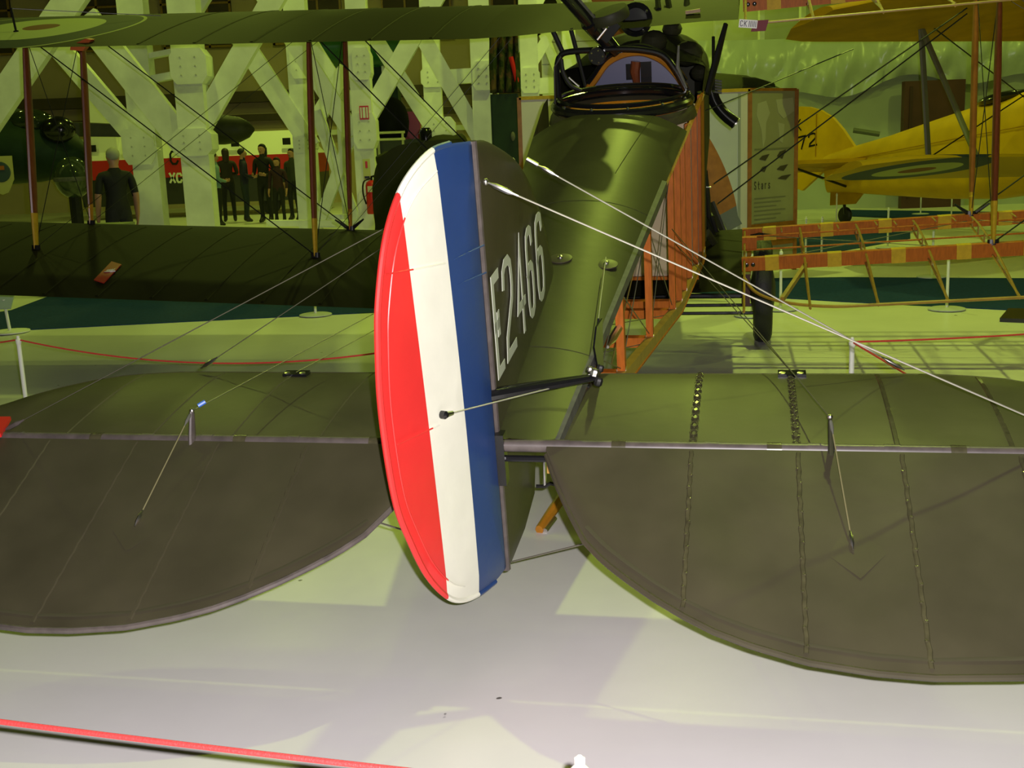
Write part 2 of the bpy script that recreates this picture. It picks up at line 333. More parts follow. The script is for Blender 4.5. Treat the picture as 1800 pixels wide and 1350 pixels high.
# cables through the deck with turnbuckles
def turnbuckle(p, q, parent=None, m=STEEL, r=.008, name='turnbuckle'):
    p, q = Vector(p), Vector(q); d = q - p
    return part(MB().tube([p, p + d * .15, p + d * .3, p + d * .7, p + d * .85, q], [r * .4, r * .5, r, r, r * .5, r * .4], 8), name, m, parent)
a = BP(1065, 452, (0, -.145, 1), .075); b1 = BP(1052, 560, (1, -.073, 0), .19); b2 = BP(1046, 640, (1, -.073, 0), .19); b3 = BP(1047, 655, (1, -.073, 0), .2)
cable(a, b1, .002, WIRE, 'control_cable'); turnbuckle(b1, b2, r=.009, m=DARK)
for u0, v0, u1, v1, r in ((1095, 565, 1068, 610, .016), (1062, 590, 1050, 620, .012)):
    turnbuckle(BP(u0, v0, (1, -.073, 0), .16), BP(u1, v1, (1, -.073, 0), .16), r=r, m=STEEL if r > .013 else WOODL)
# black tail bay straps
part(MB().prism([BP(*q, (1, -.073, 0), .195) for q in ((1046, 575), (1056, 560), (1058, 640), (1050, 655), (1042, 610))], (.006, 0, 0)), 'rudder_pulley_bracket', BLACK)

# ---- fin
HALF_FIN = .012
def plate(outline, center, plane, thick, name, mats, parent=None, rings=(1, .985, .9, .6, .3), matf=None, edge=.006, **k):
    """lens-shaped panel: outline 2D (a,b), plane(a,b,t)->3D, thick(a,b)->half thickness"""
    b = MB(); n = len(outline); c = np.array(center)
    for sgn in (1, -1):
        P = []
        for i, s in enumerate(rings):
            row = []
            for o in outline:
                q = c + (np.array(o) - c) * s; row.append(plane(q[0], q[1], sgn * (0 if i == 0 else edge + (thick(*q) - edge) * (1 - s) ** .5 if s < .985 else edge * .8)))
            P.append(row)
        P.append([plane(c[0], c[1], sgn * thick(*c))] * n); b.grid(P, 0, True, matf)
    return part(b, name, mats, parent, **k)
fin_o = catmull([(-.0, .885), (.155, .862), (.37, .80), (.57, .73), (.70, .665), (.84, .57), (.96, .46), (1.06, .34), (1.15, .2)], 4) + [np.array((1.15, .1)), np.array((.6, .06)), np.array((0, 0.0))]
fin = plate(fin_o, (.35, .42), lambda y, z, t: (t, y, z), lambda y, z: .018, 'fin', OLIVE)
lf = [BX(*q)[1:] for q in ((888, 802), (955, 800), (957, 835), (940, 872), (915, 948), (893, 994))]
plate([(0.0, -.02), (.45, -.1), (.62, -.18), (.5, -.40), (.3, -.43), (.05, -.42), (0, -.40)], (.25, -.25), lambda y, z, t: (t, y, z), lambda y, z: .016, 'ventral_fin', OLIVE)
x = .0
for ch, y0, w in (('E', -.0, .10), ('2', .14, .15), ('4', .335, .135), ('6', .52, .12), ('6', .70, .135)):
    glyph(ch, (.0205, y0 + .015, .205), (0, 1, 0), (0, 0, 1), (1, 0, 0), w, .305, .030, MARKW if False else mat('serial_white', (.55, .58, .47), .5), fin, 'serial_character')
# ---- rudder (turned to port)
RA = R(16); rd_c, rd_s = math.cos(RA), math.sin(RA)
rpx = [(822, 250), (790, 253), (758, 266), (722, 305), (696, 355), (676, 430), (665, 530), (664, 600), (668, 700), (680, 800), (697, 890), (720, 950), (750, 1010), (784, 1047), (812, 1055), (842, 1043), (870, 1022), (890, 998)]
def rud2(u, v):
    p = BP(u, v, (rd_c, -rd_s, 0), 0); return np.array((math.hypot(p[0], p[1]) * (1 if p[1] < 0 else -1), p[2]))
def RP(c, z, t=0): return (-c * rd_s + t * rd_c, -c * rd_c - t * rd_s, z)
ro = [rud2(*q) for q in rpx]; ro[0] = np.array((0.0, ro[0][1])); ro[-1] = np.array((0.0, ro[-1][1]))
ro = catmull(ro, 5) + [np.array((0.0, z)) for z in (-.2, .0, .2, .4, .6)]
bw0, bw1 = rud2(760, 268), rud2(840, 1043); wr0, wr1 = rud2(701, 358), rud2(784, 1046)
def rudder_mat():
    m = bpy.data.materials.new('rudder_stripes'); m.use_nodes = True; t = m.node_tree; b = t.nodes['Principled BSDF']; b.inputs['Roughness'].default_value = .38
    tc = nd(t, 'ShaderNodeTexCoord'); dt = nd(t, 'ShaderNodeVectorMath', operation='DOT_PRODUCT'); dt.inputs[1].default_value = (-rd_s, -rd_c, 0); t.links.new(tc.outputs['Object'], dt.inputs[0])
    sp = nd(t, 'ShaderNodeSeparateXYZ'); t.links.new(tc.outputs['Object'], sp.inputs[0])
    def edge(p, q):
        sl = (q[0] - p[0]) / (q[1] - p[1]); mm = nd(t, 'ShaderNodeMath', operation='MULTIPLY_ADD'); t.links.new(sp.outputs[2], mm.inputs[0]); mm.inputs[1].default_value = sl; mm.inputs[2].default_value = p[0] - sl * p[1]
        g = nd(t, 'ShaderNodeMath', operation='GREATER_THAN'); t.links.new(dt.outputs['Value'], g.inputs[0]); t.links.new(mm.outputs[0], g.inputs[1]); return g
    g1, g2 = edge(bw0, bw1), edge(wr0, wr1)
    nz = nd(t, 'ShaderNodeTexNoise'); nz.inputs['Scale'].default_value = 7; nz.inputs['Detail'].default_value = 4; t.links.new(tc.outputs['Object'], nz.inputs['Vector'])
    m1 = nd(t, 'ShaderNodeMix', data_type='RGBA'); m1.inputs[6].default_value = (.018, .050, .17, 1); m1.inputs[7].default_value = (.80, .80, .66, 1); t.links.new(g1.outputs[0], m1.inputs[0])
    m2 = nd(t, 'ShaderNodeMix', data_type='RGBA'); m2.inputs[7].default_value = (.72, .030, .028, 1); t.links.new(g2.outputs[0], m2.inputs[0]); t.links.new(m1.outputs[2], m2.inputs[6])
    mr = nd(t, 'ShaderNodeMapRange'); mr.inputs['To Min'].default_value = .88; mr.inputs['To Max'].default_value = 1.12; t.links.new(nz.outputs[0], mr.inputs[0])
    m3 = nd(t, 'ShaderNodeMix', data_type='RGBA', blend_type='MULTIPLY'); m3.inputs[0].default_value = 1; t.links.new(m2.outputs[2], m3.inputs[6]); t.links.new(mr.outputs[0], m3.inputs[7])
    t.links.new(m3.outputs[2], b.inputs['Base Color'])
    bp = nd(t, 'ShaderNodeBump'); bp.inputs['Strength'].default_value = .12; bp.inputs['Distance'].default_value = .02; t.links.new(nz.outputs[0], bp.inputs['Height']); t.links.new(bp.outputs[0], b.inputs['Normal'])
    return m
RM = rudder_mat()
rud = plate(ro, (.22, .25), lambda c, z, t: RP(c, z, t), lambda c, z: .026 * max(.25, 1 - c / .62), 'rudder', RM, edge=.006)
tepts = [RP(*q) for q in catmull([rud2(*q) for q in rpx[1:-1]], 5)]
part(MB().tube(tepts, .0085, 8), 'edge_tube', RM, rud)
inn = [np.array((.22, .25)) + (np.array(q) - np.array((.22, .25))) * .925 for q in catmull([rud2(*q) for q in rpx[2:-3]], 5)]
part(MB().tube([RP(q[0], q[1], .0125) for q in inn], .0022, 5), 'edge_tape', RM, rud)
for (u0, v0, u1, v1) in ((668, 482, 770, 462), (790, 455, 838, 430), (795, 500, 842, 478), (690, 780, 760, 745)):
    p, q = rud2(u0, v0), rud2(u1, v1); part(MB().tube([RP(p[0], p[1], .014), RP((p[0] + q[0]) / 2, (p[1] + q[1]) / 2, .019), RP(q[0], q[1], .022)], .0022, 5), 'rib_ridge', RM, rud)
part(MB().tube([(.0, .012, z) for z in (.885, .6, .3, .0, -.2, -.41)], .014, 10), 'hinge_post', MAUVE)
part(MB().box((-.016, -.024, -.11), (.03, .018, .05)), 'stern_plate', BLACK)
# rudder horn (black) with cable to the rudder
hz = .165; h0 = np.array((-.03, -.01, hz)); h1 = BP(1045, 663, (0, 0, 1), hz)
hornl = [h0 + (h1 - h0) * s for s in (-.06, 0, .2, .5, .8, 1)]
horn = part(MB().tube(hornl, [.012, .019, .018, .016, .013, .011], 10, flat=1.6, flatdir=(0, 0, 1)), 'rudder_horn', BLACK)
for i, (dx, dy, dz, r) in enumerate(((.0, .0, .012, .014), (.015, .02, .02, .011), (.012, -.01, -.01, .013), (-.015, .015, .018, .009))):
    part(MB().lathe([(r * .7, -r), (r, -r * .6), (r, r * .6), (r * .7, r)], h1 + np.array((dx, dy, dz)), (.3, .2, 1), 8), 'horn_fitting', (STEEL, DARK, DARK, STEEL)[i], horn)
rpnt = np.array(RP(*rud2(764, 727), .03)); hq = np.array(BP(1005, 673, (0, 0, 1), hz - .02))
cable(hq + (rpnt - hq) * .12, rpnt, .0022, WIRE, 'rudder_cable'); turnbuckle(hq, hq + (rpnt - hq) * .14, m=STEEL, r=.007)
part(MB().lathe([(.011, -.010), (.011, .004), (.006, .010)], rpnt, (rd_c, -rd_s, 0), 10), 'cable_anchor', BLACK, rud)
part(MB().lathe([(.009, 0), (.006, .03)], rpnt, list(hq - rpnt), 8), 'cable_eye', STEEL, rud)
# ---- tailplane and elevators
ED = R(18); ed_c, ed_s = math.cos(ED), math.sin(ED)
ELC = [(.155, .012), (.17, .05), (.2, .13), (.243, .227), (.303, .345), (.36, .41), (.417, .461), (.49, .52), (.564, .571), (.64, .615), (.726, .651), (.854, .69), (1.0, .71), (1.124, .715), (1.317, .70), (1.45, .665), (1.58, .61), (1.68, .54), (1.78, .43), (1.85, .30), (1.89, .17), (1.905, .03)]
TPC = [(.19, .60), (.24, .615), (1.2, .62), (1.3, .618), (1.42, .60), (1.5, .58), (1.6, .53), (1.68, .465), (1.75, .385), (1.82, .27), (1.87, .16), (1.9, .04)]
RIBX = (.565, .852, 1.122, 1.42, 1.68)
def sag(x):
    xs = (.16,) + RIBX + (1.9,)
    for a, b in zip(xs, xs[1:]):
        if a <= x <= b: return math.sin(math.pi * (x - a) / (b - a)) ** 1.2
    return 0
def EP(x, c, t): return (x, -.02 - c * ed_c - t * ed_s, -c * ed_s + t * ed_c)
for sx in (1, -1):
    N = 72; xs = [.156 + (1.9045 - .156) * i / N for i in range(N + 1)]; M = 14
    b = MB(); top, bot = [], []
    def th(x, c, cm): s = c / max(cm, .02); return (.013 * (1 - c / .75) + .004) * (1 - s ** 8) + .004
    for x in xs:
        cm = interp(ELC, x); top.append([EP(sx * x, cm * j / M, th(x, cm * j / M, cm) - .005 * sag(x) * math.sin(math.pi * j / M)) for j in range(M + 1)])
        bot.append([EP(sx * x, cm * j / M, -th(x, cm * j / M, cm) + .005 * sag(x) * math.sin(math.pi * j / M)) for j in range(M + 1)])
    b.grid(top); b.grid(bot)
    el = part(b, 'elevator', OLIVE)
    rim = [EP(sx * x, interp(ELC, x), 0) for x in [.156, .163, .17] + xs[1:]]
    part(MB().tube(rim, .0085, 8), 'edge_tube', MAUVE if sx < 0 else OLIVE, el)
    inr = [EP(sx * x, max(interp(ELC, x) - .045, 0.02), th(x, interp(ELC, x) - .045, interp(ELC, x)) + .0005) for x in xs[6:-4]]
    part(MB().tube(inr, .0012, 5, flat=6, flatdir=(0, 0, 1)), 'edge_tape', mat('dull_edge_tape', (.055, .049, .030), .7, spec=.2), el)
    for i, rx in enumerate(RIBX):
        cm = interp(ELC, rx); b = MB(); P = []
        for j in range(29):
            c = .01 + (cm - .03) * j / 28; t = th(rx, c, cm); wob = .0015 * math.sin(j * 2.4 + i); P.append([EP(sx * (rx - .007) + wob, c, t - .001), EP(sx * (rx - .004) + wob, c, t + .0035), EP(sx * (rx + .004) + wob, c, t + .0035), EP(sx * (rx + .007) + wob, c, t - .001)])
        b.grid(P)
        if sx > 0:
            for j in range(1, 13):
                c = .02 + (cm - .06) * j / 12; b.ball(EP(sx * rx + .003 * (-1) ** j, c, th(rx, c, cm) + .002), (.005, .006, .0035), 8)
        part(b, 'rib_tape', STITCH if sx > 0 else OLIVE, el)
    # tailplane
    b = MB(); top, bot = [], []; xs2 = [.19 + (1.899 - .19) * i / 60 for i in range(61)]
    def tz(s): return .004 + .020 * math.sin(math.pi * min(1, .15 + .85 * (1 - s))) ** .8 * (1 - s ** 10)
    for x in xs2:
        ym = interp(TPC, x); y0 = .018
        row = []; rob = []
        for j in range(15):
            s = j / 14; y = y0 + (ym - y0) * s; xx = max(x, .185 + .06 * y) if x < .26 else x
            row.append((sx * xx, y, -.008 + tz(s) - .004 * sag(x) * math.sin(math.pi * s))); rob.append((sx * xx, y, -.008 - tz(s) * 1.1))
        top.append(row); bot.append(rob)
    b.grid(top); b.grid(bot); b.grid([top[0], bot[0]]); tpn = part(b, 'tailplane', OLIVE)
    part(MB().tube([(sx * x, interp(TPC, x), -.008) for x in xs2], .006, 8), 'leading_edge', OLIVE, tpn)
    for i, rx in enumerate(RIBX[:4]):
        ym = interp(TPC, rx); b = MB(); P = []
        for j in range(20):
            s = .02 + .95 * j / 19; y = .018 + (ym - .018) * s; t = -.008 + tz(s); P.append([(sx * rx - .008, y, t - .001), (sx * rx - .005, y, t + .003), (sx * rx + .005, y, t + .003), (sx * rx + .008, y, t - .001)])
        b.grid(P)
        if sx > 0 and i < 2:
            for j in range(11):
                s = .06 + .88 * j / 10; y = .018 + (ym - .018) * s; t = -.006 + tz(s)
                for k in (-1, 1): b.tube([(rx + .010 * math.sin(q / 8 * math.pi) * k, y - .022 + .044 * q / 8, t + .003) for q in range(9)], .0025, 5)
        part(b, 'rib_tape', STITCH if sx > 0 else OLIVE, tpn)
    # hinge tube
    hg = part(MB().tube([(sx * x, -.002, .010) for x in (.02, .5, 1.0, 1.5, 1.88)], .0185, 12), 'hinge_tube', MAUVE)
    for x in (.20, .36, .62, .79, .90, 1.10, 1.27, 1.55):
        part(MB().tube([(sx * x - .02, -.002, .010), (sx * x + .02, -.002, .010)], .0200, 12), 'hinge_clip', STITCH if x in (.36, .79, 1.27) else MAUVE, hg)
    # king post, brace wire, patch
    kp = part(MB().tube([(sx * .94, -.028, -.005), (sx * .94, -.020, .03), (sx * .937, -.006, .085), (sx * .936, 0, .106)], [.021, .019, .015, .011], 10, flat=.45, flatdir=(0, 1, 0)), 'elevator_horn', MAUVE if sx < 0 else DOLIVE)
    part(MB().tube([(sx * .94, -.06, -.055), (sx * .94, -.04, -.01)], [.010, .016], 8), 'horn_root', DOLIVE, kp)
    tp_ = np.array((sx * .936, 0, .108)); part(MB().ball(tp_, .0085, 10), 'horn_eye', STEEL, kp)
    pe = np.array(EP(sx * .975, .352, .016)); cable(tp_, pe + (tp_ - pe) * .12, .0020, mat('dull_brass_cable', (.30, .27, .14), .5, metal=.5), 'elevator_brace_wire'); turnbuckle(pe + (tp_ - pe) * .13, pe, m=STEEL, r=.006)
    turnbuckle(tp_, tp_ + (pe - tp_) * .14, m=TAPE, r=.005)
    part(MB().prism([EP(sx * .975 + dx, .352 + dc, .0108) for dx, dc in ((-.085, -.005), (-.01, -.085), (.085, .0), (.012, .09))], (0, -ed_s * .0006, ed_c * .0006)), 'fabric_patch', OLIVE, el)
    if sx < 0: part(MB().tube([tp_ + np.array((.012, .02, .008)), tp_ + np.array((.03, .035, .016))], .007, 8), 'cable_sleeve', mat('blue_sleeve', (.05, .16, .55), .4), kp)
    # fairlead plate at the leading edge
    fp = BP(1392 if sx > 0 else 521, 658, (0, 0, 1), .006); fl_ = part(MB().box((fp[0] - .044, fp[1] - .02, .0), (fp[0] + .044, fp[1] + .022, .013)), 'cable_fairlead', BLACK)
    for dx in (-.03, .026):
        part(MB().lathe([(.011, 0), (.011, .003), (.006, .004)], (fp[0] + dx, fp[1] - .008, .0125), (0, 0, 1), 10), 'fairlead_ring', STEEL, fl_)
    for (dx, dx2) in ((.004, .0),):
        cable(tp_, np.array((sx * .36, 2.5, .02)), .0018, WIRED, 'control_cable')
        cable(np.array((fp[0] - sx * .0, fp[1], .013)), np.array((sx * .37, 2.6, -.08)), .0018, WIRED, 'control_cable')
# stern tube under the deck
part(MB().tube([(-.2, -.004, -.03), (.2, -.004, -.03)], .010, 8), 'stern_tube', BLACK)
# fin to tailplane bracing
fa = BX(915, 280); fb_ = BX(841, 320)
for sx in (1, -1):
    o = np.array((sx * .02, 0, 0))
    e1 = np.array((sx * 1.205, .60, .018)); e2 = np.array((sx * 1.62, .03, .02))
    p = fa + o; part(MB().tube([p, p + (e1 - p) * .03], .008, 8), 'wire_lug', STEEL); turnbuckle(p + (e1 - p) * .03, p + (e1 - p) * .085, r=.008); cable(p + (e1 - p) * .08, e1 + (p - e1) * .05, .0026 if sx > 0 else .0016, WIRE if sx > 0 else WIRED); turnbuckle(e1 + (p - e1) * .06, e1, r=.008)
    p = fb_ + o; part(MB().ball(p, .010, 10), 'wire_lug', STEEL); turnbuckle(p, p + (e2 - p) * .055, r=.008); cable(p + (e2 - p) * .05, e2 + (p - e2) * .04, .0025 if sx > 0 else .0016, WIRE if sx > 0 else WIRED); turnbuckle(e2 + (p - e2) * .05, e2, r=.008, m=MAUVE)
    cable((sx * .015, .03, -.395), (sx * 1.3, .1, -.03), .003, WIRED)
# tail skid and link
sk0 = BM @ (FL(948, 937) + np.array((0, 0, .012)) - T); sk1 = BM @ (W(992, 868, 4.45) - T)
d = (sk1 - sk0); sk = part(MB().tube([sk0, sk0 + d * .5, sk0 + d, sk0 + d * 1.9], [.020, .024, .024, .022], 8, flat=.8), 'tail_skid', AMBER)
part(MB().tube([sk0 + d * .0 + np.array((.022, 0, -.004)), sk0 + d * .35 + np.array((.024, 0, -.006))], .012, 8), 'skid_shoe', STEEL, sk)
lk0, lk1 = BX(957, 805, .05), BX(958, 855, .05)
part(MB().tube([lk0, lk1], .006, 6), 'skid_link', STEEL); part(MB().tube([lk1 + np.array((-.03, 0, 0)), lk1, lk1 + np.array((.02, .0, .012)), lk1 + np.array((.045, 0, .004))], .007, 6), 'skid_shackle', DARK)

# ---- wings
def af(t): return .085 * math.sqrt(max(t, 0)) * (1 - t) / .385
def afb(t): return -.012 * math.sin(math.pi * min(1, t * 3)) * (t < .333) + .006 * math.sin(math.pi * t)
LOW = dict(le=5.18, te=3.48, z=-.75, dh=.045); UPP = dict(le=5.6, te=3.9, z=.815, dh=.035)
def wz(w, x, y, bottom=False, te=None):
    te = te or w['te']; t = min(max((w['le'] - y) / (w['le'] - te), 0), 1); return w['z'] + w['dh'] * abs(x) + .035 * (1 - t) + (afb(t) if bottom else af(t))
def wing(w, xs, name, m, tef=None, ribs=()):
    b = MB(); P = []; n = 18
    for x in xs:
        te = tef(x) if tef else w['te']; row = []
        for j in range(n + 1): s = (1 - math.cos(math.pi * j / n)) / 2; y = w['le'] - (w['le'] - te) * s; row.append((x, y, wz(w, x, y, te=te)))
        for j in range(n - 1, 0, -1): s = (1 - math.cos(math.pi * j / n)) / 2; y = w['le'] - (w['le'] - te) * s; row.append((x, y, wz(w, x, y, True, te=te)))
        P.append(row)
    b.grid(P, 0, True); b.add(P[0], [tuple(range(len(P[0])))]); b.add(P[-1], [tuple(range(len(P[0])))])
    o = part(b, name, m)
    for rx in ribs:
        te = tef(rx) if tef else w['te']; q = []
        for j in range(2, 15):
            y = w['le'] - (w['le'] - te) * j / 14.3; z = wz(w, rx, y, te=te); q.append([(rx - .012, y, z - .001), (rx - .008, y, z + .0035), (rx + .008, y, z + .0035), (rx + .012, y, z - .001)])
        part(MB().grid(q), 'rib_tape', OLIVE2, o)
    return o
def roundel_mat():
    m = bpy.data.materials.new('wing_roundel'); m.use_nodes = True; t = m.node_tree; b = t.nodes['Principled BSDF']; b.inputs['Roughness'].default_value = .6; b.inputs['Specular IOR Level'].default_value = .12
    tc = nd(t, 'ShaderNodeTexCoord'); mp = nd(t, 'ShaderNodeVectorMath', operation='SUBTRACT'); mp.inputs[1].default_value = (-4.08, 4.56, 0); t.links.new(tc.outputs['Object'], mp.inputs[0])
    ml = nd(t, 'ShaderNodeVectorMath', operation='MULTIPLY'); ml.inputs[1].default_value = (1, 1, 0); t.links.new(mp.outputs[0], ml.inputs[0])
    ln = nd(t, 'ShaderNodeVectorMath', operation='LENGTH'); t.links.new(ml.outputs[0], ln.inputs[0])
    cr = nd(t, 'ShaderNodeValToRGB'); cr.color_ramp.interpolation = 'CONSTANT'; e = cr.color_ramp.elements
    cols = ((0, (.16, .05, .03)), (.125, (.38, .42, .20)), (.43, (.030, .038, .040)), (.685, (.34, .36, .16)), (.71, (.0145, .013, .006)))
    e[0].position, e[0].color = 0, (*cols[0][1], 1); e[1].position, e[1].color = cols[1][0], (*cols[1][1], 1)
    for p, c in cols[2:]: k = e.new(p); k.color = (*c, 1)
    t.links.new(ln.outputs['Value'], cr.inputs[0]); t.links.new(cr.outputs[0], b.inputs['Base Color']); return m
RIBS = [-.76 - .38 * i for i in range(14)]
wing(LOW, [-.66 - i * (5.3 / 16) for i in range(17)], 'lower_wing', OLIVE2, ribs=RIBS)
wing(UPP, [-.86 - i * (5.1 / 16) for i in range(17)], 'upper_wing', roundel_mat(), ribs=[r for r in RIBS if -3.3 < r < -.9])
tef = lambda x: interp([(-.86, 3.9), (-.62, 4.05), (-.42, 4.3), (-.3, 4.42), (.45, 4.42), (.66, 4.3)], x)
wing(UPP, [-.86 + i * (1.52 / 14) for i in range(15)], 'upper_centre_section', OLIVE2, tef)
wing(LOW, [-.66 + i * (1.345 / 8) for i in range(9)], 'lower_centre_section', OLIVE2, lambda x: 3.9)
# uncovered starboard wings
def spar(w, y, x0, x1, nm, hgt=.085, tk=.04, off=.0):
    zc = lambda x: (wz(w, x, y) + wz(w, x, y, True)) / 2 + off
    s = part(MB().bar((x0, y, zc(x0)), (x1, y, zc(x1)), tk, hgt), nm, WOOD)
    k = 0; x = .83
    while x < x1 - .1:
        if x > x0: part(MB().bar((x, y, zc(x)), (x + .085, y, zc(x + .085)), tk + .006, hgt + .005), 'spar_binding', WOODY, s)
        x += .383
    return s, zc
for w in (LOW, UPP):
    dy = w['le'] - 5.18
    f_, zf = spar(w, 5.04 + dy, .685, 5.9, 'front_spar'); r_, zr = spar(w, 4.28 + dy, .685, 5.9, 'rear_spar')
    for x in (.715, .755):
        part(MB().lathe([(.013, 0), (.013, .012), (.007, .014)], (x, 4.26 + dy, zr(x)), (0, -1, 0), 12), 'spar_bolt', BLACK, r_)
    if w is LOW: part(MB().tube([(.74, 5.01, zf(.74)), (.80, 5.0, zf(.8)), (.9, 5.0, zf(.9) - .005)], [.006, .018, .004], 8), 'cable_lug', BLACK, f_)
    part(MB().box((.685, 4.62 + dy, zr(.7) + .0), (.78, 4.66 + dy, zr(.7) + .085)), 'root_block', WOOD)
    # ribs
    for i in range(14):
        x = .70 + .372 * i; q = []
        if x > 5.9: break
        for j in range(17):
            s = j / 16; y = w['le'] - (w['le'] - w['te']) * s; zt_, zb_ = wz(w, x, y), wz(w, x, y, True); q.append((y, zt_, zb_))
        b = MB(); b.tube([(x, y, a - .006) for y, a, c in q], .0075, 4); b.tube([(x, y, c + .006) for y, a, c in q], .0075, 4)
        for y, a, c in q[2:-2:2]: b.bar((x, y, c), (x, y, a), .008, .014, up=(0, 1, 0))
        part(b, 'rib', WOODL, None)
        if i:
            for k in (1, 2):
                xx = x - .372 * k / 3; b = MB(); b.tube([(xx, y, a - .006) for y, a, c in q[:4]], .006, 4); part(b, 'nose_riblet', WOODL)
    if w is LOW:
        root = [(.70, 3.95, wz(LOW, .7, 3.95)), (.76, 3.82, -.70), (.86, 3.70, -.715), (1.0, 3.58, -.71), (1.2, 3.50, -.70), (1.45, 3.48, wz(LOW, 1.45, 3.48))]
        tpts = catmull(root, 5) + [(x, 3.48, wz(LOW, x, 3.48)) for x in (2, 3, 4, 5, 5.9)]
        part(MB().bar((.92, 3.66, -.705), (1.08, 4.25, zr(1.1) - .02), .022, .03), 'root_brace', WOODL)
    else:
        tpts = [(x, 3.9, wz(UPP, x, 3.9)) for x in (.70, 1.5, 3, 4.5, 5.9)]
    part(MB().tube(tpts, .010 if w is LOW else .007, 6), 'trailing_edge', WOODL)
    part(MB().tube([(x, w['le'] - .01, wz(w, x, w['le'] - .01)) for x in (.69, 2, 3.5, 5.9)], .014, 6), 'leading_edge', WOODL)
    for yy, hh in ((4.9, .02), (4.62, .0)):
        part(MB().tube([(.70, yy + dy, zr(.7) + hh), (5.8, yy + dy, zr(5.8) + hh)], .006, 6), 'control_rod', WOOD)
    for x0 in (.7, 2.2):
        cable((x0, 4.28 + dy, zr(x0)), (x0 + 1.5, 5.04 + dy, zf(x0 + 1.5)), .003); cable((x0, 5.04 + dy, zf(x0)), (x0 + 1.5, 4.28 + dy, zr(x0 + 1.5)), .003)
# interplane struts
for sx in (1, -1):
    for dx in (2.19, 4.31):
        for y in (4.28, 5.04):
            x = sx * dx; p0 = np.array((x, y, wz(LOW, x, y))); p1 = np.array((x, y + .42, wz(UPP, x, y + .42, True))); d = p1 - p0
            m = REDWOOD if sx < 0 or y < 4.5 else WOODF
            s = part(MB().tube([p0 + d * .0, p0 + d * .1, p0 + d * .3, p0 + d * .7, p0 + d * .9, p1], [.024, .032, .042, .042, .034, .026], 10, flat=.45 if sx < 0 else .5, flatdir=(0, 1, 0)), 'interplane_strut', m)
            e = .17 if y < 4.5 else .08
            part(MB().tube([p0 + d * .001, p0 + d * .1, p0 + d * e], [.0245, .0325, .0375], 10, flat=.47 if sx < 0 else .52, flatdir=(0, 1, 0)), 'strut_end', AMBER if sx < 0 and y > 4.5 else WOODY, s)
            part(MB().tube([p0 - d * .004, p0 + d * .018], .034, 8, flat=.7), 'strut_socket', DARK, s)
Lw = lambda x, y: np.array((x, y, wz(LOW, x, y) + .01)); Uw = lambda x, y: np.array((x, y, wz(UPP, x, y, True) - .005))
for sx in (-1, 1):
    i_, o_ = sx * 2.19, sx * 4.31
    for y, r in ((4.28, .005), (5.04, .005)):
        cable(Uw(o_, y + .42), Lw(i_, y), r, DARK, 'landing_wire'); cable(Lw(o_, y), Uw(i_, y + .42), .0018, DARK, 'flying_wire')
        if sx < 0: cable(Uw(i_, y + .42), Lw(sx * .64, y), r, DARK, 'landing_wire'); cable(Lw(i_, y), Uw(sx * .8, y + .42), .0018, DARK, 'flying_wire')
    for x in (i_, o_):
        cable(Uw(x, 4.7), Lw(x, 5.04), .003, DARK, 'incidence_wire'); cable(Uw(x, 5.46), Lw(x, 4.28), .003, DARK, 'incidence_wire')
    for k in (-.07, .07):
        p = Lw(i_, 5.04); part(MB().tube([p + np.array((k * .4, 0, .01)), p + np.array((k * 1.6, 0, .07))], [.014, .006], 8), 'wire_lug', DARK)
for q0, q1 in (((1255, 323), (1700, 14)), ((1262, 358), (1700, 24))): cable(BY(*q0, 5.0), BY(*q1, 5.44), .005, DARK, 'flying_wire')
cable(BY(1232, 198, 4.3), BY(1500, 86, 4.7), .0035, DARK, 'landing_wire')
# things fixed to the wings: aerial post, warning flag, hanging tag
p = np.array(BY(28, 54, 4.4)); p[2] = wz(UPP, p[0], p[1]); am = part(MB().tube([p, p + np.array((0, 0, .155))], .008, 8), 'aerial_mast', BLACK)
part(MB().lathe([(.02, 0), (.014, .008)], p, (0, 0, 1), 10), 'mast_base', BLACK, am); cable(p + np.array((0, 0, .15)), (-3.35, 4.9, wz(UPP, -3.35, 4.9) + .01), .0025, DARK, 'aerial_wire')

# ---- nose, cockpits, ring mounting
ns = MB(); st = [(3.95, .455, .47, .50, -.5), (4.4, .46, .56, .62, -.51), (4.9, .46, .47, .70, -.52), (5.5, .45, .45, .72, -.52), (6.2, .42, .40, .66, -.5), (6.8, .36, .33, .55, -.42), (7.0, .28, .25, .45, -.3)]
P = []
for y, w_, zs, ztop, zbot in st:
    row = [(w_ * math.cos(a), y, zs + (ztop - zs) * math.sin(a)) for a in [math.pi * j / 14 for j in range(15)]]
    row += [(-w_, y, zs - (zs - zbot) * .5), (-w_ * .9, y, zbot), (w_ * .9, y, zbot), (w_, y, zs - (zs - zbot) * .5)]; P.append(row)
ns.grid(P[1:], 0, True); ns.add(P[-1], [tuple(range(len(P[-1])))]); nose = part(ns, 'engine_cowling', DOLIVE)
ns2 = MB(); ns2.grid([r[0:1] + r[-1:] + r[-2:-1] + r[-3:-2] for r in P[:2]]); part(ns2, 'fuselage_side', DOLIVE)
for x, y, z, r in ((.12, 4.75, .70, .09), (.33, 4.9, .60, .10), (.40, 5.2, .44, .07), (.2, 5.4, .72, .07)):
    part(MB().ball((x, y, z), (r, r * 1.5, r * .8), 12), 'cowl_blister', DOLIVE, nose)
part(MB().tube([(.44, 4.2, z) for z in (-.48, -.2, .1, .44)], .05, 8, flat=.5, flatdir=(0, 1, 0)), 'body_post', DOLIVE)
